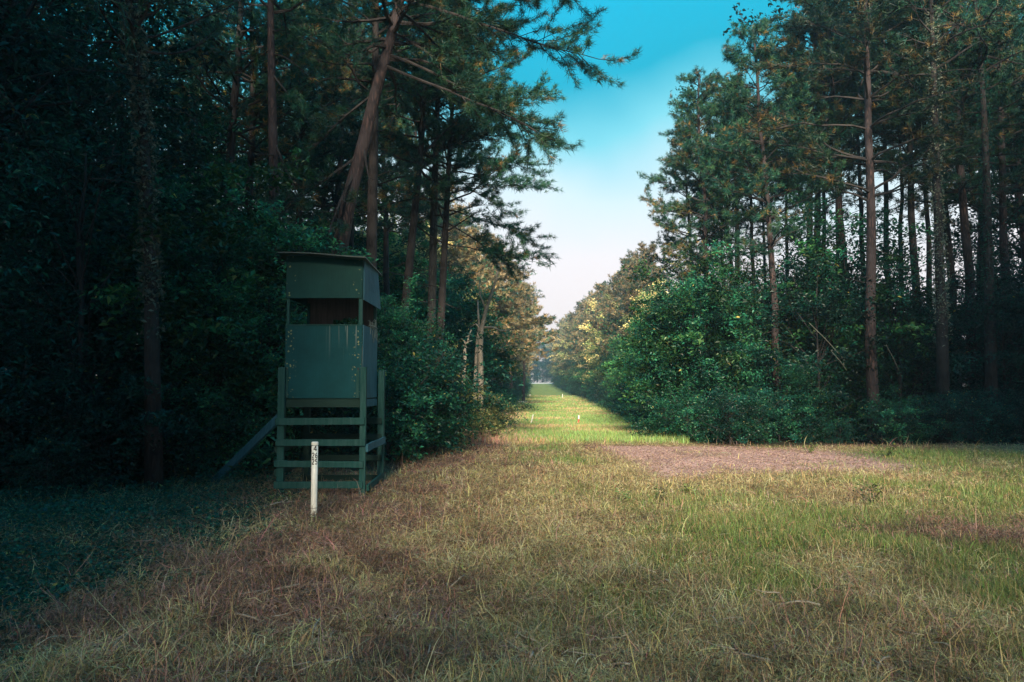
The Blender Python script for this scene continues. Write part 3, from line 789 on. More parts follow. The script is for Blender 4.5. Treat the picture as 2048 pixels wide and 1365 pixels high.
bare_tree('pale_trunked_tree', [(pl(27.4, (950, 850), (951, 760), (953, 700), (958, 650), (955, 600)), .09, .03)], M['bare'],
          'thinner of the two pale trunks, left of the one with bare upper limbs', 'tree')
for a, b, Y, r, lab in [((1618, 646), (1685, 716), 22.2, .010, 'long thin pale pole leaning in the saplings of the right-hand wood'),
                        ((1662, 702), (1694, 742), 22.0, .008, 'short thin pale pole leaning below the long one in the right-hand wood'),
                        ((1772, 690), (1798, 742), 22.3, .011, 'dark thin fallen stem leaning right of the leaning reddish pine'),
                        ((338, 915), (352, 950), 12.5, .012, 'short pale stick leaning in the dark left undergrowth')]:
    mb = MB(); pa, pb = P(*a, Y), P(*b, Y); mb.tube(np.array([pa, (pa + pb) / 2 + Vector((.01, 0, .02)), pb]), [r * .6, r * .85, r], 6)
    tag(mb.build('leaning_pole', M['pole'], None, True), lab, 'stick')
lg = MB(); pa = P(1043, 803, 100); lg.tube(np.array([[pa.x - .6, 100, gzf(pa.x, 100) + .25], [pa.x, 100, gzf(pa.x, 100) + .22], [pa.x + .8, 100, gzf(pa.x, 100) + .2]]), [.16, .18, .15], 8)
tag(lg.build('fallen_log', M['bare'], None, True), 'pale fallen log at the left edge of the far lane', 'log')

# ------------------------------------------------------------------ hunting stand
rb = random.Random(5)
Y0, Y1 = 11.0, 12.16
X0, X1 = P(571, 720, Y0).x, P(724, 720, Y0).x
def Z(py, Y=11.0): return P(646, py, Y).z
base_z = gzf((X0 + X1) / 2, 11.5)
st = empty('hunting_stand', ((X0 + X1) / 2, (Y0 + Y1) / 2, base_z))
tag(st, 'tall dark green wooden box hunting stand on post legs beside the left wood', 'hunting stand')
zb, zw0, zw1, zt = Z(797), Z(650), Z(597), Z(511)
T = .014
def panel(name, a, b, mat, lab=None):
    """a sheet with its own origin in the middle, so that its paint pattern follows its edges"""
    c = [(p + q) / 2 for p, q in zip(a, b)]
    mb = MB().box([p - r for p, r in zip(a, c)], [p - r for p, r in zip(b, c)])
    o = link(name, mb.mesh(name, mat), st, Vector(c) - st.location)
    m = o.modifiers.new('bevel', 'BEVEL'); m.width = .002; m.segments = 1
    if lab: o['label'] = lab
    return o
# front
panel('lower_panel', (X0 + .002, Y0 - T, zb), (X1 - .002, Y0, zw0), M['panel'], 'front sheet with lichen flecks and pale drips')
panel('upper_panel', (X0 + .002, Y0 - T, zw1), (X1 - .002, Y0, zt), M['panel_up'])
# right side
panel('lower_panel', (X1, Y0 + .03, zb), (X1 + T, Y1, zw0), M['side'], 'weathered side sheet with blue skylight put into its colour')
fl = MB(); zs = zw1 - .02
fl.hexa([(X1 + .004, Y0 + .02, zs), (X1 + .004 + T, Y0 + .02, zs), (X1 + .05 + T, Y1, zs - .03), (X1 + .05, Y1, zs - .03), (X1, Y0 + .02, zt - .05), (X1 + T, Y0 + .02, zt - .05), (X1 + T + .003, Y1, zt - .08), (X1 + .003, Y1, zt - .08)])
o = fl.build('upper_panel', M['side'], st); o['label'] = 'slightly flared side sheet'
# left side
panel('lower_panel', (X0 - T, Y0 + .002, zb), (X0, Y1, zw0), M['panel_up'])
panel('upper_panel', (X0 - T, Y0 + .002, zw1), (X0, Y1, zt), M['panel_up'])
# back: bare brown plywood inside with a ragged hole
bk = MB(); zc0, zc1 = zb, zt - .02; yb = Y1 - .02
hx0, hx1, hz0, hz1 = X0 + .42, X0 + .93, zw0 - .25, zw0 + .27
bk.box((X0, yb, zc0), (hx0, yb + .015, zc1)); bk.box((hx1, yb, zc0), (X1 - .002, yb + .015, zc1))
bk.box((hx0, yb, hz1), (hx1, yb + .015, zc1)); bk.box((hx0, yb, zc0), (hx1, yb + .015, hz0))
for k_ in range(9):
    xx = hx0 + (hx1 - hx0) * k_ / 9; bk.hexa([(xx, yb + .001, hz1 - rb.uniform(.02, .13)), (xx + .057, yb + .001, hz1 - rb.uniform(.02, .10)), (xx + .057, yb + .012, hz1 - rb.uniform(.02, .1)), (xx, yb + .012, hz1 - rb.uniform(.02, .1)),
             (xx, yb + .001, hz1 + .001), (xx + .057, yb + .001, hz1 + .001), (xx + .057, yb + .012, hz1 + .001), (xx, yb + .012, hz1 + .001)])
bk.build('back_wall', M['brown_ply'], st)
MB().box((X0 + .002, Y0 + .002, zb - .018), (X1 - .002, Y1 - .022, zb)).build('floor', M['lumber_dark'], st)
for xa, xb in ((X0 + .012, X0 + .05), (X1 - .075, X1 - .035)):
    MB().box((xa, Y0 - T - .02, zb + .003), (xb, Y0 - T - .0008, zb + .42)).build('batten', M['lumber'], st, bevel=.003)
# window edge trims
for xa, xb in ((X0 + .003, X0 + .045), (X1 - .06, X1 - .003)):
    MB().box((xa, Y0 + .002, zw0 - .05), (xb, Y0 + .04, zw1 + .05)).build('window_post', M['lumber'], st, bevel=.003)
MB().box((X1 - .045, Y1 - .06, zw0 - .05), (X1 - .003, Y1 - .022, zw1 + .05)).build('window_post', M['lumber'], st)
MB().box((X0 + .003, Y1 - .06, zw0 - .05), (X0 + .045, Y1 - .022, zw1 + .05)).build('window_post', M['lumber'], st)
MB().box((X0 + .01, Y0 - T - .012, zw0 - .012), (X1 - .01, Y0 - T - .0005, zw0 + .004)).build('window_sill', M['lumber'], st)
# roof sheet
rf = MB()
c = [P(556, 504, Y0 - .22), P(731, 512, Y0 - .22), P(764, 551, Y1 + .30), P(598, 545, Y1 + .30)]
n_ = 8; top = []; bot = []
vs = []
for j in range(n_ + 1):
    for i2 in range(n_ + 1):
        u, v = i2 / n_, j / n_
        p = (c[0] * (1 - u) + c[1] * u) * (1 - v) + (c[3] * (1 - u) + c[2] * u) * v
        vs.append((p.x, p.y, p.z + .012 * math.sin(u * 5 + v * 2)))
m_ = (n_ + 1)
rf.v = vs + [(x, y, z - .016) for x, y, z in vs]
K = len(vs)
for j in range(n_):
    for i2 in range(n_):
        a = j * m_ + i2
        rf.q.append((a, a + 1, a + 1 + m_, a + m_)); rf.q.append((K + a, K + a + m_, K + a + 1 + m_, K + a + 1))
for i2 in range(n_):
    a = i2; rf.q.append((a, K + a, K + a + 1, a + 1)); a = n_ * m_ + i2; rf.q.append((a, a + 1, K + a + 1, K + a))
    a = i2 * m_; rf.q.append((a, a + m_, K + a + m_, K + a)); a = i2 * m_ + n_; rf.q.append((a, K + a, K + a + m_, a + m_))
rf.build('roof', M['roof'], st)
# four corner posts
zp = Z(735)
pw = .095
xl, xr = P(563, 850, Y0 - .07).x, P(726, 850, Y0 - .07).x
posts = [(xl, Y0 - .065, zp), (xr, Y0 - .065, zp), (xl + .02, Y1 + .06, zp - .05), (xr + .04, Y1 + .06, zp - .02)]
for i2, (x, y, z) in enumerate(posts):
    zz0 = gzf(x, y) - .25
    MB().box((x - pw / 2, y - pw / 2, zz0), (x + pw / 2, y + pw / 2, z), .006, rb).build('leg', M['lumber'] if i2 in (0, 1, 3) else M['lumber_dark'], st, bevel=.005)
# rim boards under the box
MB().box((xl + pw / 2 + .002, Y0 - .03, Z(815)), (xr - pw / 2 - .002, Y0 + .01, zb - .02)).build('rim_board', M['lumber_dark'], st, bevel=.003)
MB().box((X1 - .02, Y0 + .02, Z(815)), (X1 + .02, Y1, zb - .02)).build('rim_board', M['side'], st, bevel=.003)
MB().box((X0, Y1 - .02, Z(815)), (X1 - .03, Y1 + .01, zb - .02)).build('rim_board', M['lumber_dark'], st)
MB().box((X0 - .02, Y0 + .02, Z(815)), (X0 + .02, Y1 - .03, zb - .02)).build('rim_board', M['lumber_dark'], st)
# front rails, a bit crooked
yf = Y0 - .065 - pw / 2 - .002
for (pa, pb, l0, r0, dz) in ((836, 850, 552, 729, .004), (879, 892, 552, 731, 0), (922, 935, 550, 728, -.006), (963, 977, 550, 727, .003)):
    xa, xb = P(l0, 880, yf).x, P(r0, 880, yf).x
    za, zb_ = Z(pb, yf), Z(pa, yf)
    MB().hexa([(xa, yf - .035, za - dz), (xb, yf - .035, za + dz), (xb, yf, za + dz), (xa, yf, za - dz), (xa, yf - .035, zb_ - dz), (xb, yf - .035, zb_ + dz), (xb, yf, zb_ + dz), (xa, yf, zb_ - dz)]).build('front_rail', M['lumber'], st, bevel=.004)
# back rails, dark, seen between the front ones
for pa, pb in ((836, 848), (868, 879), (910, 921), (950, 961)):
    yb2 = Y1 + .06 - pw / 2 - .003
    MB().box((xl + .02, yb2 - .03, Z(pb, yb2)), (xr + .06, yb2, Z(pa, yb2))).build('back_rail', M['lumber_dark'], st, bevel=.003)
# side rails on the right: one sprung outwards, one low
xs = xr + pw / 2 + .003
def side_rail(p, h, mat, lab=None):
    mb = MB()
    for a_, b_ in zip(p[:-1], p[1:]):
        mb.hexa([(a_[0], a_[1], a_[2]), (a_[0] + .035, a_[1], a_[2]), (b_[0] + .035, b_[1], b_[2]), (b_[0], b_[1], b_[2]),
                 (a_[0], a_[1], a_[2] + h), (a_[0] + .035, a_[1], a_[2] + h), (b_[0] + .035, b_[1], b_[2] + h), (b_[0], b_[1], b_[2] + h)])
    o = mb.build('side_rail', mat, st)
    if lab: o['label'] = lab
z1, z2 = Z(904, Y0 - .1), P(760, 897, Y1 + .15).z
side_rail([(xs, Y0 - .11, z1), (xs, Y0 + .35, z1 + .012), (xs + .012, Y0 + .8, z1 + .012), (xs + .03, Y1 + .06, z1 + .03)], .105, M['side'], 'grey weathered rail sprung upwards at its back end')
side_rail([(xs, Y0 - .02, Z(982, Y0)), (xs + .0, Y1 + .0, Z(980, Y0) + .02)], .09, M['lumber'])
# left rails
xL = xl - pw / 2 - .038
for pa in (850, 905, 950):
    side = MB().box((xL, Y0 - .1, Z(pa)), (xL + .035, Y1 + .1, Z(pa) + .09)); side.build('side_rail', M['lumber_dark'], st)
# dark metal brackets between box and posts
for px, s_ in ((573, -1), (716, 1)):
    for py in (740, 776):
        x = P(px, py, Y0 - .03).x
        MB().box((x - .012, Y0 - .028, Z(py + 7)), (x + .012, Y0 - T - .001, Z(py - 4))).build('bracket', M['black'], st)
# long brace board to the ground on the left
pa, pb = P(556, 838, 11.55), P(424, 953, 12.6)
pb.z = gzf(pb.x, pb.y) + .0
MB().beam(pa, pb, .17, .04, side=(.15, .25, 1)).build('brace', M['side'], st, bevel=.004)
# torn pale netting hanging over the right window sill
nt_ = MB(); rr_ = random.Random(3)
for k_ in range(26):
    y = rr_.uniform(Y0 + .45, Y1 - .05); z = zw0 + rr_.uniform(.0, .13)
    p0 = np.array([X1 - .01, y, z]); p1 = p0 + np.array([.035, rr_.uniform(-.06, .06), rr_.uniform(-.03, .05)]); p2 = p1 + np.array([.01, rr_.uniform(-.05, .05), -rr_.uniform(.08, .26)])
    nt_.tube(np.array([p0, p1, p2]), [.004, .004, .003], 4)
nt_.tube(np.array([[X1 + .028, Y0 + .42, zw0 + .03], [X1 + .03, Y1 - .3, zw0 + .035], [X1 + .028, Y1 - .03, zw0 + .03]]), [.006] * 3, 5)
nt_.build('torn_netting', plain_mat('netting', (.16, .20, .19), .9), st)

# ------------------------------------------------------------------ white marker pole with figures
def arc(cx, cy, rx, ry, a0, a1, n=14):
    return [(cx + rx * math.cos(R(a0 + (a1 - a0) * i / n)), cy + ry * math.sin(R(a0 + (a1 - a0) * i / n))) for i in range(n + 1)]
GLYPH = {'4': [[(.72, 0), (.72, 1)], [(.72, 1), (.05, .30)], [(.05, .30), (1, .30)]],
         '2': [arc(.48, .72, .38, .24, 165, -20) + [(.10, .06)], [(.04, .06), (.92, .06)]],
         '6': [arc(.5, .30, .36, .25, 0, 360, 22), [(.14, .32), (.20, .66), (.42, .90), (.78, .95)]],
         '5': [[(.86, .94), (.20, .94), (.15, .55)], [(.15, .55)] + arc(.44, .33, .40, .27, 105, -150)]}
pp = P(627.5, 1033, 9.2); Yp = pp.y + .0
pole_xy = (pp.x, 9.2); pz = gzf(*pole_xy)
ptop = P(628, 884.5, 9.2).z
pr = .0385
pe = empty('marker_pole', (pole_xy[0], pole_xy[1], pz)); tag(pe, 'white plastic marker pole numbered 4 26 25 in front of the hunting stand', 'marker pole')
mb = MB(); zz = np.array([-.2, .0, .3, ptop - pz - .045]); mb.tube(np.stack([zz * .012 * 0, zz * 0, zz], 1), [pr] * 4, 28)
link('pipe', mb.mesh('pipe', M['white'], True), pe)
mb = MB(); h0 = ptop - pz; mb.tube(np.array([[0, 0, h0 - .036], [0, 0, h0 - .004], [0, 0, h0 + .004]]), [pr + .004, pr + .004, pr - .004], 28)
link('cap', mb.mesh('cap', M['white'], False), pe)
az = math.atan2(-pole_xy[0], 9.2)   # figures face about the viewpoint
def fig(txt, ztop, h, w_, off):
    """painted strokes laid round the pipe in short pieces"""
    mb = MB(); z0 = ztop - h - pz; rr_ = pr + .0009; gap = w_ * .22; tot = len(txt) * w_ + (len(txt) - 1) * gap; hw = .0052
    for ci, chh in enumerate(txt):
        for st_ in GLYPH[chh]:
            pts = [np.array([ci * (w_ + gap) - tot / 2 + px_ * w_, py_ * h]) for px_, py_ in st_]
            dense = [pts[0]]
            for a_, b_ in zip(pts[:-1], pts[1:]):
                m = max(1, int(np.linalg.norm(b_ - a_) / .003))
                dense += [a_ + (b_ - a_) * (k_ + 1) / m for k_ in range(m)]
            dense = np.array(dense); T_ = np.gradient(dense, axis=0); T_ /= np.linalg.norm(T_, axis=1)[:, None] + 1e-9
            Nn = np.stack([-T_[:, 1], T_[:, 0]], 1)
            n0 = len(mb.v)
            for p_, q_ in zip(dense, Nn):
                for s_ in (-1, 0, 1):
                    u_, v_ = p_ + q_ * hw * s_; a_ = u_ / rr_ + off
                    mb.v.append((rr_ * math.sin(a_), -rr_ * math.cos(a_), z0 + v_))
            for k_ in range(len(dense) - 1):
                a_ = n0 + 3 * k_; mb.q += [(a_, a_ + 1, a_ + 4, a_ + 3), (a_ + 1, a_ + 2, a_ + 5, a_ + 4)]
            rr_ += .00012
    o = link('figures', mb.mesh('figures', M['black']), pe); o.rotation_euler = (0, 0, math.atan2(-pole_xy[0], pole_xy[1]))
def Zp(py): return P(628, py, 9.2).z
fig('4', Zp(891.6), Zp(891.6) - Zp(902.2), .040, .12)
fig('26', Zp(905.5), Zp(905.5) - Zp(916.5), .034, .0)
fig('25', Zp(918), Zp(918) - Zp(929), .034, .0)
mb = MB(); zz = Zp(1016) - pz; mb.tube(np.array([[0, 0, zz - .003], [0, 0, zz + .003]]), [pr + .0008] * 2, 28, False)
link('ring_mark', mb.mesh('ring_mark', M['black']), pe)

def stake(px, pyb, pyt, Y, r, label, parts, lean=0):
    b = P(px, pyb, Y); z0 = gzf(b.x, Y); h = (pyb - pyt) / F * Y
    e = empty('marker_stake', (b.x, Y, z0)); tag(e, label, 'marker stake')
    for (a, c_, mat, nm) in parts:
        mb = MB(); mb.tube(np.array([[lean * a * h, 0, a * h], [lean * c_ * h, 0, c_ * h]]), [r, r], 8); link(nm, mb.mesh(nm, mat), e)
stake(1060, 852, 828, 44, .035, 'thin leaning white stake standing in the lane, nearer one on the left', [(-.1, 1, M['stake'], 'post')], .28)
stake(1157, 853, 831, 44.5, .05, 'red stake with a white top standing in the lane on the right', [(-.1, .66, M['red'], 'post'), (.66, 1, M['stake'], 'white_top')], .03)
stake(1060, 797, 791, 130, .09, 'tiny white stake far down the lane near its left edge', [(-.1, 1, M['stake'], 'post')])
stake(1125, 803, 792, 118, .05, 'tiny thin pale stake far down the middle of the lane', [(-.1, 1, M['stake'], 'post')])
# sign beside the far lane
Ys = 225; a = P(1123.5, 764, Ys); z0 = gzf(a.x, Ys)
se = empty('white_sign', (a.x, Ys, z0)); tag(se, 'small white sign of two stacked boards at the far right edge of the lane', 'sign')
for (y0_, y1_) in ((760.3, 762.3), (763, 768.2)):
    zt_, zb2 = P(1120, y0_, Ys).z, P(1120, y1_, Ys).z
    MB().box((a.x - .5, Ys - .03, zb2), (a.x + .5, Ys, zt_)).build('board', M['stake'], se)
MB().box((a.x - .05, Ys + .001, z0 - .3), (a.x + .05, Ys + .08, P(1120, 760, Ys).z)).build('post', M['bark_grey'], se)

# ------------------------------------------------------------------ ground
SOIL = np.array([.085, .05, .035]); RUST = np.array([.47, .295, .22]); STRAW = np.array([.68, .53, .28])
GREEN = np.array([.22, .32, .10]); OLIVE = np.array([.28, .29, .12]); LANE = np.array([.20, .29, .10]); DARK = np.array([.03, .06, .045]); MAUVE = np.array([.46, .31, .295])


def sm(a, b, x): 
    t = np.clip((x - a) / (b - a), 0, 1); return t * t * (3 - 2 * t)


def blob(x, y, cx, cy, rx, ry): return np.exp(-((x - cx) / rx) ** 2 - ((y - cy) / ry) ** 2)


def weights(x, y):
    """how much of each kind of growth: rust, straw, green, dark ground cover, mauve litter"""
    nz = fbm(x, y, 1.6, 21); n2 = fbm(x, y, .55, 22); n3 = fbm(x, y, 4.0, 23)
    rust = .42 + blob(x, y, -1.9, 12.5, 1.8, 5) * 1.7 + blob(x, y, -1.8, 5.5, 1.5, 3.0) * 1.2 + blob(x, y, 6.0, 8.0, 2.2, .8) * 1.2 + blob(x, y, -1.9, 23, 1.4, 5) + 2.2 * blob(x - np.interp(y, LY, LX), 0, .0, 0, 1.2, 1) * sm(18, 22, y) * sm(95, 60, y) + blob(x, y, 8, 20.3, 6, .9) * .9
    straw = 1.0 + blob(x, y, -.1, 10.5, 1.6, 4) * 1.0 + blob(x, y, 1.5, 12, 2.5, 3) * .5 - blob(x, y, 6.0, 8, 2.2, .8) * .6
    green = .16 + blob(x, y, 2.6, 8.5, 1.7, 2.8) * 1.25 + blob(x, y, .9, 17, .8, 5) * 1.5 + blob(x, y, 9.0, 13.5, 3.6, 5.5) * 1.7 + blob(x, y, 3.2, 5.2, 2.4, 1.8) * 1.2 + blob(x, y, -.7, 9.4, .35, .8) * 1.5 + blob(x, y, -.1, 6.1, .5, .6) * 1.3
    far = sm(21, 30, y)
    green = green + far * 2.2; straw = straw * (1 - far * .55); rust = rust * (1 - far * .6)
    green *= .35 + 1.5 * sm(.38, .6, nz); rust *= .45 + 1.2 * sm(.35, .62, n2); straw *= .5 + n3
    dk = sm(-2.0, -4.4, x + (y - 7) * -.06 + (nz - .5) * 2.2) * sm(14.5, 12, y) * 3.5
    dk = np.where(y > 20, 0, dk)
    q = 3.4
    return rust ** q, straw ** q * .75, np.maximum(green, 0) ** q, dk


def mauve_w(x, y):
    l = 1.9 + (21 - y) * .05; 
    w = sm(l, l + .9, x) * sm(9.6 - (y - 14) * .1, 7.2, x) * sm(12.9 + (x - 3.5) * .30, 13.9 + (x - 3.5) * .30, y + (fbm(x, y, .8, 41) - .5) * 1.2) * sm(20.9, 20.2, y) * (.74 + .4 * sm(.3, .5, fbm(x, y, 1.1, 43)))
    return np.clip(w, 0, 1)


def gcol(x, y):
    r, s, g, d = weights(x, y)
    gr = np.where((y > 21)[:, None], LANE, GREEN * .7)
    t = (r + s + g + d)[:, None]
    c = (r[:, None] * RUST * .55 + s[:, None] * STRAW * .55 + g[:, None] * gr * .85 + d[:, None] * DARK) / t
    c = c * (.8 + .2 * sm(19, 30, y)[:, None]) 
    m = mauve_w(x, y)[:, None]
    c = c * (1 - m) + MAUVE * m
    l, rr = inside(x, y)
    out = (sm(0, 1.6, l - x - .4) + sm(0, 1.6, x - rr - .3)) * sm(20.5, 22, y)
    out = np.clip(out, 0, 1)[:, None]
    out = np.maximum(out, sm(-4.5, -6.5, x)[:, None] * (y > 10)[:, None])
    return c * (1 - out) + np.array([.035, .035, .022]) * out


gx = np.unique(np.concatenate([np.arange(-14, 18.01, .14), np.linspace(-128, -14, 30), np.linspace(18, 138, 30)]))
gy = np.unique(np.concatenate([np.linspace(-58, 2, 20), np.arange(2, 30, .14), np.arange(30, 110, .9), np.linspace(110, 378, 80)]))
XX, YY = np.meshgrid(gx, gy)
xf, yf_ = XX.ravel(), YY.ravel()
V = np.stack([xf, yf_, gz(xf, yf_)], 1)
nx, ny = len(gx), len(gy)
ii = (np.arange(ny - 1)[:, None] * nx + np.arange(nx - 1)[None]).ravel()
Q = np.stack([ii, ii + 1, ii + 1 + nx, ii + nx], 1)
gm, nt, out = new_mat('ground')
at = N(nt, 'ShaderNodeVertexColor', layer_name='col')
tc = N(nt, 'ShaderNodeTexCoord')
n1 = N(nt, 'ShaderNodeTexNoise', Scale=9.0, Detail=8.0, Roughness=.75); nt.links.new(tc.outputs['Object'], n1.inputs['Vector'])
n2 = N(nt, 'ShaderNodeTexNoise', Scale=.8, Detail=5.0, Roughness=.6); nt.links.new(tc.outputs['Object'], n2.inputs['Vector'])
ad = N(nt, 'ShaderNodeMath', operation='ADD'); nt.links.new(n1.outputs['Fac'], ad.inputs[0]); nt.links.new(n2.outputs['Fac'], ad.inputs[1])
mr = N(nt, 'ShaderNodeMapRange'); mr.inputs['From Min'].default_value = .7; mr.inputs['From Max'].default_value = 1.3
mr.inputs['To Min'].default_value = .55; mr.inputs['To Max'].default_value = 1.4
nt.links.new(ad.outputs[0], mr.inputs['Value'])
vm = N(nt, 'ShaderNodeVectorMath', operation='SCALE'); nt.links.new(at.outputs['Color'], vm.inputs[0]); nt.links.new(mr.outputs[0], vm.inputs['Scale'])
b = N(nt, 'ShaderNodeBsdfPrincipled'); b.inputs['Roughness'].default_value = .95; b.inputs['Specular IOR Level'].default_value = .1
nt.links.new(vm.outputs[0], b.inputs['Base Color'])
bp = N(nt, 'ShaderNodeBump'); bp.inputs['Strength'].default_value = .8; bp.inputs['Distance'].default_value = .05
nt.links.new(n1.outputs['Fac'], bp.inputs['Height']); nt.links.new(bp.outputs[0], b.inputs['Normal'])
nt.links.new(b.outputs[0], out.inputs['Surface'])
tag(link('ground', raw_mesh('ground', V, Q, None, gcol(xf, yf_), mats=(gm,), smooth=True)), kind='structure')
# pale road crossing at the far end
rx = np.linspace(-60, 80, 60); rv = []
for x in rx:
    for y in (272, 303): rv.append((x, y, gzf(x, y) + (.14 if y > 280 else .06)))
rq = [(2 * i, 2 * i + 2, 2 * i + 3, 2 * i + 1) for i in range(len(rx) - 1)]
tag(link('road', raw_mesh('road', rv, rq, None, mats=(plain_mat('pale_road', (.62, .56, .50), .9, .15, .4),))), kind='structure')


# ------------------------------------------------------------------ grass, litter and ground cover
def blades(rng, x, y, L, w, lie, col, curl=.6, flat=False, lift=0.):
    n = len(x); z = gz(x, y) - .01 + lift * rng.random(n) ** 2
    th = rng.uniform(0, 2 * math.pi, n)
    el = np.clip(np.abs(rng.normal(size=n)) * lie, .04, 1.5) if flat else np.clip(np.pi / 2 - np.abs(rng.normal(size=n)) * lie, .05, 1.55)
    d = np.stack([np.cos(th) * np.cos(el), np.sin(th) * np.cos(el), np.sin(el)], 1)
    sd = np.stack([-np.sin(th), np.cos(th), rng.normal(size=n) * .3], 1); sd /= np.linalg.norm(sd, axis=1)[:, None]
    p = np.stack([x, y, z], 1); sdr = rng.normal(size=(n, 3)) * curl * .5
    pts = [p]; dd = d
    for k in range(3):
        p = p + dd * (L / 3)[:, None]; p[:, 2] = np.maximum(p[:, 2], z + .012)
        pts.append(p)
        dd = dd + sdr * .55; dd[:, 2] -= curl * .55 * rng.uniform(.2, 1, n); dd /= np.linalg.norm(dd, axis=1)[:, None]
    W = w[:, None] * .5
    V = np.stack([pts[0] - sd * W, pts[0] + sd * W, pts[1] - sd * W * .95, pts[1] + sd * W * .95, pts[2] - sd * W * .7, pts[2] + sd * W * .7, pts[3]], 1)
    o = np.arange(n)[:, None] * 7
    q = np.concatenate([o + np.array([[0, 1, 3, 2]]), o + np.array([[2, 3, 5, 4]])])
    t = o + np.array([[4, 5, 6]])
    shade = np.array([.55, .55, .85, .85, 1, 1, 1.1])
    cc = np.repeat(col, 7, 0)
    return V.reshape(-1, 3), q, t, cc


def field(rng, n, y0, y1, spread=.86, margin=1.5):
    y = y0 * (y1 / y0) ** rng.random(n)
    x = rng.uniform(-1, 1, n) * (y * spread + margin)
    return x, y


rng = np.random.default_rng(77)
x, y = field(rng, 980000, 2.9, 24)
l, rr = inside(x, y)
keep = (y < 20.8) | ((x > l - .8) & (x < rr + .5))
keep &= ~((x < -6.2) & (y > 11)); keep &= rng.random(len(x)) > mauve_w(x, y) * .985
x, y = x[keep], y[keep]
r_, s_, g_, d_ = weights(x, y); tot = r_ + s_ + g_ + d_
u = rng.random(len(x)) * tot
typ = np.where(u < r_, 0, np.where(u < r_ + s_, 1, np.where(u < r_ + s_ + g_, 2, 3)))
tus = fbm(x, y, .42, 61)
def pick(mask): return x[mask], y[mask], tus[mask]
def vcol(base, n, rng, v=.5, tw=.14):
    c = base * rng.uniform(1 - v, 1 + v, (n, 1)) * (1 + rng.normal(size=(n, 3)) * tw); return np.clip(c, .005, .8)
def fscale(yy): return 1 + np.clip((yy - 6) / 14, 0, 1) * 1.6
# dry
mk = typ <= 1; xx, yy, tt = pick(mk); n = len(xx); isr = (typ[mk] == 0)[:, None]
base = np.where(isr, RUST, STRAW)
dk_ = rng.random(n) < .22; base = base * np.where(dk_[:, None], .35, 1.0)
patch = (.25 + 1.5 * fbm(xx, yy, .38, 91))[:, None]; cl = np.clip(vcol(base, n, rng) * patch, .005, .85)
Vv, q, t, c_ = blades(rng, xx, yy, (.05 + .15 * rng.random(n) ** 2 + .26 * (rng.random(n) < .02)) * (.35 + 1.3 * tt), .0034 * fscale(yy) * rng.uniform(.5, 1.6, n), .55, cl, 1.0, flat=True, lift=.09)
tag(link('dry_grass', raw_mesh('dry_grass', Vv, q, t, c_, mats=(M['grass'],))), 'dry rust and straw coloured grass matted over the clearing', 'grass', kind='stuff')
# green
mk = typ == 2; xx, yy, tt = pick(mk); n = len(xx)
base = np.where(rng.random((n, 1)) < .55, GREEN, np.where(rng.random((n, 1)) < .7, OLIVE, STRAW * .8))
base = np.where((yy > 17)[:, None] & (rng.random((n, 1)) < .6), LANE * 1.1, base)
Vv, q, t, c_ = blades(rng, xx, yy, (.04 + .13 * rng.random(n)) * (.3 + 1.4 * tt), .0036 * fscale(yy) * rng.uniform(.6, 1.5, n), .85, vcol(base, n, rng, .4), .9)
tag(link('green_grass', raw_mesh('green_grass', Vv, q, t, c_, mats=(M['grass'],))), 'green grass blades growing through the dry grass and along the lane', 'grass', kind='stuff')
# lane grass beyond the clearing
n = 170000; y = 22 * (130 / 22) ** rng.random(n); l, rr = inside(x[:1], y[:1]); l, rr = np.interp(y, LY, LX), np.interp(y, LY, RX)
x = l - .8 + (rr - l + 1.6) * rng.random(n)
nz = fbm(x, y, 3.0, 71)
base = np.where((nz + rng.normal(size=n) * .08 > .58)[:, None], STRAW * .6, LANE)
rs_ = rng.random(n) < np.clip(1.3 * np.exp(-((x - l) / 1.2) ** 2), 0, .9) * sm(95, 60, y); base[rs_] = RUST
Vv, q, t, c_ = blades(rng, x, y, rng.uniform(.08, .26, n) * (1 + y * .006), .0009 * y * rng.uniform(.5, 1.3, n), .55, vcol(base, n, rng, .25), .5)
tag(link('lane_grass', raw_mesh('lane_grass', Vv, q, t, c_, mats=(M['grass'],))), 'short mown green grass covering the long lane', 'grass', kind='stuff')
# mauve litter on the bare patch + leaf litter all over
n = 90000; y = rng.uniform(12.5, 21, n); x = rng.uniform(1.5, 12, n); k_ = rng.random(n) < mauve_w(x, y); x, y = x[k_], y[k_]; n = len(x)
cen = np.stack([x, y, gz(x, y) + rng.uniform(.002, .015, n)], 1)
pal = np.array([[.44, .29, .27], [.34, .22, .21], [.56, .40, .36], [.16, .10, .095], [.40, .31, .20]])
Vv, q, c_ = leaves(rng, cen, .055 * rng.choice([.3, .5, .8, 1.3], n)[:, None], pal, up=1.2, asp=.22)
tag(link('pine_litter', raw_mesh('pine_litter', Vv, q, None, c_, mats=(M['grass'],))), 'mauve brown shredded litter on the bare patch beside the lane', 'litter', kind='stuff')
x, y = field(rng, 60000, 3.0, 21); k_ = (x < 1.0 + rng.normal(size=len(x)) * 2.0); x, y = x[k_], y[k_]; n = len(x)
cen = np.stack([x, y, gz(x, y) + rng.uniform(.01, .06, n)], 1)
pal = np.array([[.26, .14, .09], [.16, .09, .06], [.36, .23, .14], [.09, .055, .04]])
Vv, q, c_ = leaves(rng, cen, .038, pal, up=.5)
tag(link('leaf_litter', raw_mesh('leaf_litter', Vv, q, None, c_, mats=(M['grass'],))), 'small dead brown leaves scattered in the dry grass', 'litter', kind='stuff')
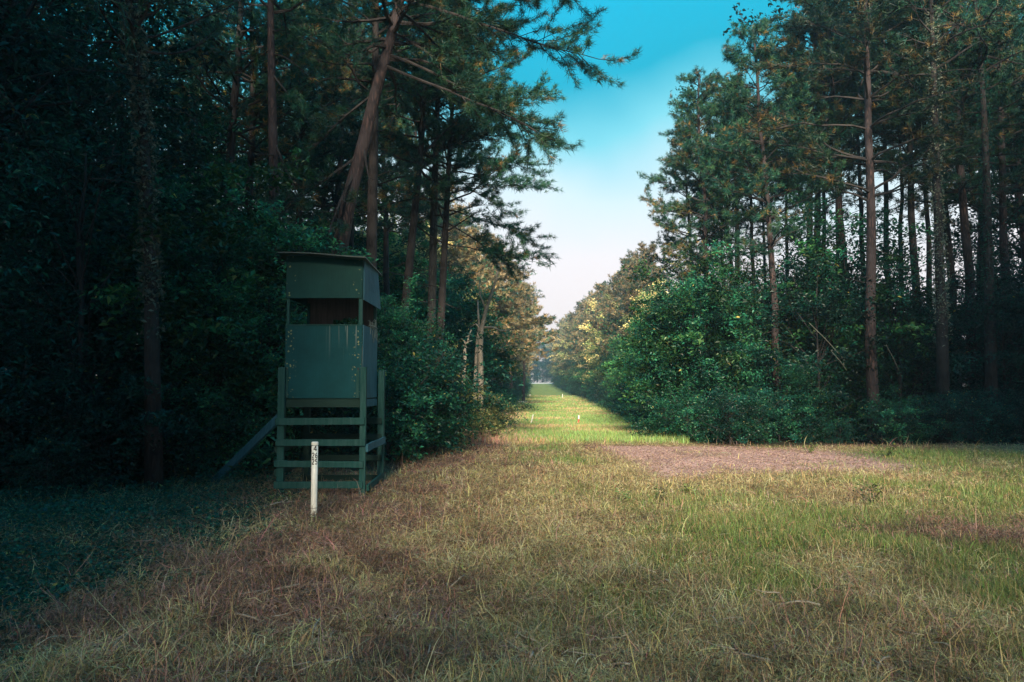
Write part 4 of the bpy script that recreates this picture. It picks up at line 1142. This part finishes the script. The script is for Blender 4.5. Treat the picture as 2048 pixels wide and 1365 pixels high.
# ground cover at the left
x, y = field(rng, 260000, 3.2, 16); r_, s_, g_, d_ = weights(x, y)
k_ = (rng.random(len(x)) < d_ / (r_ + s_ + g_ + d_)) & (x < 0) & (rng.random(len(x)) < .25 + 1.2 * fbm(x, y, .5, 81)); x, y = x[k_], y[k_]; n = len(x)
h = .04 + .34 * fbm(x, y, .9, 82) * sm(-2.2, -5.0, x)
cen = np.stack([x, y, gz(x, y) + h * rng.random(n) ** .6], 1)
Vv, q, c_ = leaves(rng, cen, .045, np.concatenate([G_DARK, G_DARK * 1.4, G_MID[:1]]), up=.8, asp=.6, yellow=.01)
tag(link('ground_cover', raw_mesh('ground_cover', Vv, q, None, c_, mats=(M['leaf'],))), 'dark leafy ground cover spreading out of the left-hand wood', 'ground cover', kind='stuff')

# ------------------------------------------------------------------ weeds and fallen sticks one can point at
def weed(seed, h, rad, nl, ls, pal):
    r = np.random.default_rng(seed); mb = MB(); cen = []
    for i in range(7):
        a = r.uniform(0, 6.28); pts = curve_pts([0, 0, 0], [math.cos(a) * .6, math.sin(a) * .6, 1], h * r.uniform(.6, 1), 4, r, -.08, .12)
        mb.tube(pts, np.linspace(.006, .002, 5), 4, False)
        for j in range(nl):
            p, d = on_line(pts, r.uniform(.25, 1)); cen.append(p + r.normal(size=3) * rad * .16)
    V, q, c_ = leaves(r, np.array(cen), ls, pal, up=.9, asp=.6)
    return mb.mesh('weed_stems', M['bark_dark'], True), raw_mesh('weed_leaves', V, q, None, c_, mats=(M['leaf'],))
WY = np.array([[.30, .33, .08], [.20, .27, .07], [.36, .34, .12], [.12, .2, .06]]); WG = np.array([[.06, .14, .05], [.10, .20, .06], [.05, .11, .045], [.16, .22, .08]])
wk = [Kind('weed', weed(1, .42, .3, 10, .07, WY), 'weed', ('stems', 'leaves')), Kind('weed', weed(2, .36, .3, 12, .06, WG), 'weed', ('stems', 'leaves'))]
for (px, py, k, i, lab) in [(1742, 1000, 1.0, 1, 'dark green weed clump beside the right end of the mauve patch'), (1752, 985, .7, 0, 'yellow-green weed rising behind the dark green clump at the right'),
                            (1385, 985, .7, 0, 'small yellow leafy weed in front of the middle of the mauve patch'), (1770, 912, 1.1, 0, 'yellowish weed at the foot of the right-hand wood'),
                            (1240, 1000, .7, 1, 'green grassy weed clump left of the small yellow weed'), (1620, 905, .9, 0, 'pale yellowish weed on the far edge of the mauve patch'),
                            (1330, 1000, .8, 1, 'green leafy weed just left of the small yellow weed'), (560, 1010, .7, 0, 'thin yellowish weed at the left foot of the hunting stand')]:
    Yd = 1.6 * F / (py - HZ); p = P(px, py, Yd); wk[i].put(p.x, Yd, rnd.uniform(0, 6), k, lab)
mbk = []
for i in range(3):
    mb = MB(); r = np.random.default_rng(500 + i); mb.tube(curve_pts([0, 0, 0], [1, 0, .02], .5, 8, r, 0, .13), np.linspace(.007, .003, 9), 6)
    mb.tube(curve_pts([.22, 0, .01], [.7, .6, .05], .16, 4, r, 0, .12), np.linspace(.004, .002, 5), 5); mbk.append(mb.mesh('stick', M['bare'], True))
for i, (px, py) in enumerate([(470, 1250), (640, 1255), (930, 1160), (1060, 1330), (1540, 1330), (860, 1300), (1640, 1215), (1180, 1290), (1260, 1345), (250, 1300), (700, 1330), (1420, 1240), (1900, 1300), (540, 1020), (1340, 1180), (1780, 1330), (600, 1190), (330, 1240)]):
    Yd = 1.6 * F / (py - HZ); p = P(px, py, Yd)
    o = link('fallen_stick', mbk[i % 3], None, (p.x, Yd, gzf(p.x, Yd) + .075), (rnd.uniform(-.1, .1), rnd.uniform(-.15, .1), rnd.uniform(0, 6.28)))
    s_ = rnd.uniform(.6, 1.3); o.scale = (s_, s_, s_)
    tag(o, 'thin pale fallen stick lying in the grass of the foreground', 'stick', 'thin fallen sticks in the foreground grass')

hz = MB().box((-130, -60, -3.5), (140, 380, 30))
hm, nt, out = new_mat('haze')
pv = N(nt, 'ShaderNodeVolumePrincipled'); pv.inputs['Density'].default_value = .0009; pv.inputs['Color'].default_value = (.50, .78, 1, 1); pv.inputs['Anisotropy'].default_value = .2
nt.links.new(pv.outputs[0], out.inputs['Volume'])
tag(hz.build('haze', hm), kind='stuff')
# ------------------------------------------------------------------ sky, sun, camera
SUN_EL, SUN_AZ = R(28), R(-1.5)      # azimuth of the sun measured from straight behind the lens, negative = to the left
sd = Vector((math.sin(SUN_AZ) * math.cos(SUN_EL), -math.cos(SUN_AZ) * math.cos(SUN_EL), math.sin(SUN_EL)))
su = bpy.data.lights.new('sun', 'SUN'); su.energy = 5.0; su.angle = R(10); su.color = (1, .83, .60)
so = bpy.data.objects.new('sun', su); C.objects.link(so); so.rotation_euler = sd.to_track_quat('Z', 'Y').to_euler()
w = bpy.data.worlds.new('World'); sc.world = w; w.use_nodes = True
nt = w.node_tree; nt.nodes.clear()
out = N(nt, 'ShaderNodeOutputWorld'); bg = N(nt, 'ShaderNodeBackground'); bg.inputs['Strength'].default_value = .1
sk = N(nt, 'ShaderNodeTexSky', sky_type='NISHITA', sun_disc=False, sun_elevation=SUN_EL, sun_rotation=math.atan2(sd.x, sd.y))
tc = N(nt, 'ShaderNodeTexCoord'); sp = N(nt, 'ShaderNodeSeparateXYZ'); nt.links.new(tc.outputs['Generated'], sp.inputs[0])
no = N(nt, 'ShaderNodeTexNoise', Scale=3.2, Detail=3.0, Roughness=.5); nt.links.new(tc.outputs['Generated'], no.inputs['Vector'])
ma = N(nt, 'ShaderNodeMath', operation='MULTIPLY_ADD'); nt.links.new(no.outputs['Fac'], ma.inputs[0]); ma.inputs[1].default_value = .17; nt.links.new(sp.outputs[2], ma.inputs[2])
rp = ramp(nt, [(.03, (.80, .72, .72)), (.165, (.92, .80, .78)), (.255, (.88, .83, .84)), (.335, (.66, .82, .88)), (.415, (.20, .66, .78)), (.49, (.0, .42, .60)), (.62, (.0, .50, .78)), (1, (.0, .42, .74))])
nt.links.new(ma.outputs[0], rp.inputs[0])
s10 = N(nt, 'ShaderNodeVectorMath', operation='SCALE'); s10.inputs['Scale'].default_value = 5.9; nt.links.new(rp.outputs[0], s10.inputs[0])
mx = N(nt, 'ShaderNodeMix', data_type='RGBA'); mx.inputs[0].default_value = .95
nt.links.new(sk.outputs[0], mx.inputs[6]); nt.links.new(s10.outputs[0], mx.inputs[7]); nt.links.new(mx.outputs[2], bg.inputs['Color'])
nt.links.new(bg.outputs[0], out.inputs['Surface'])

cam = bpy.data.cameras.new('camera'); co = bpy.data.objects.new('camera', cam); C.objects.link(co)
cam.sensor_width = 36; cam.lens = F / 2048 * 36; cam.clip_end = 3000; cam.clip_start = .05
co.location = (0, 0, EYE); co.rotation_euler = (math.pi / 2 + PITCH, 0, 0)
sc.camera = co
sc.view_settings.view_transform = 'Standard'; sc.view_settings.look = 'None'; sc.view_settings.gamma = 1; sc.view_settings.exposure = 1.05
sc.cycles.use_denoising = True
sc.cycles.max_bounces = 6; sc.cycles.diffuse_bounces = 3; sc.cycles.glossy_bounces = 2; sc.cycles.transmission_bounces = 3
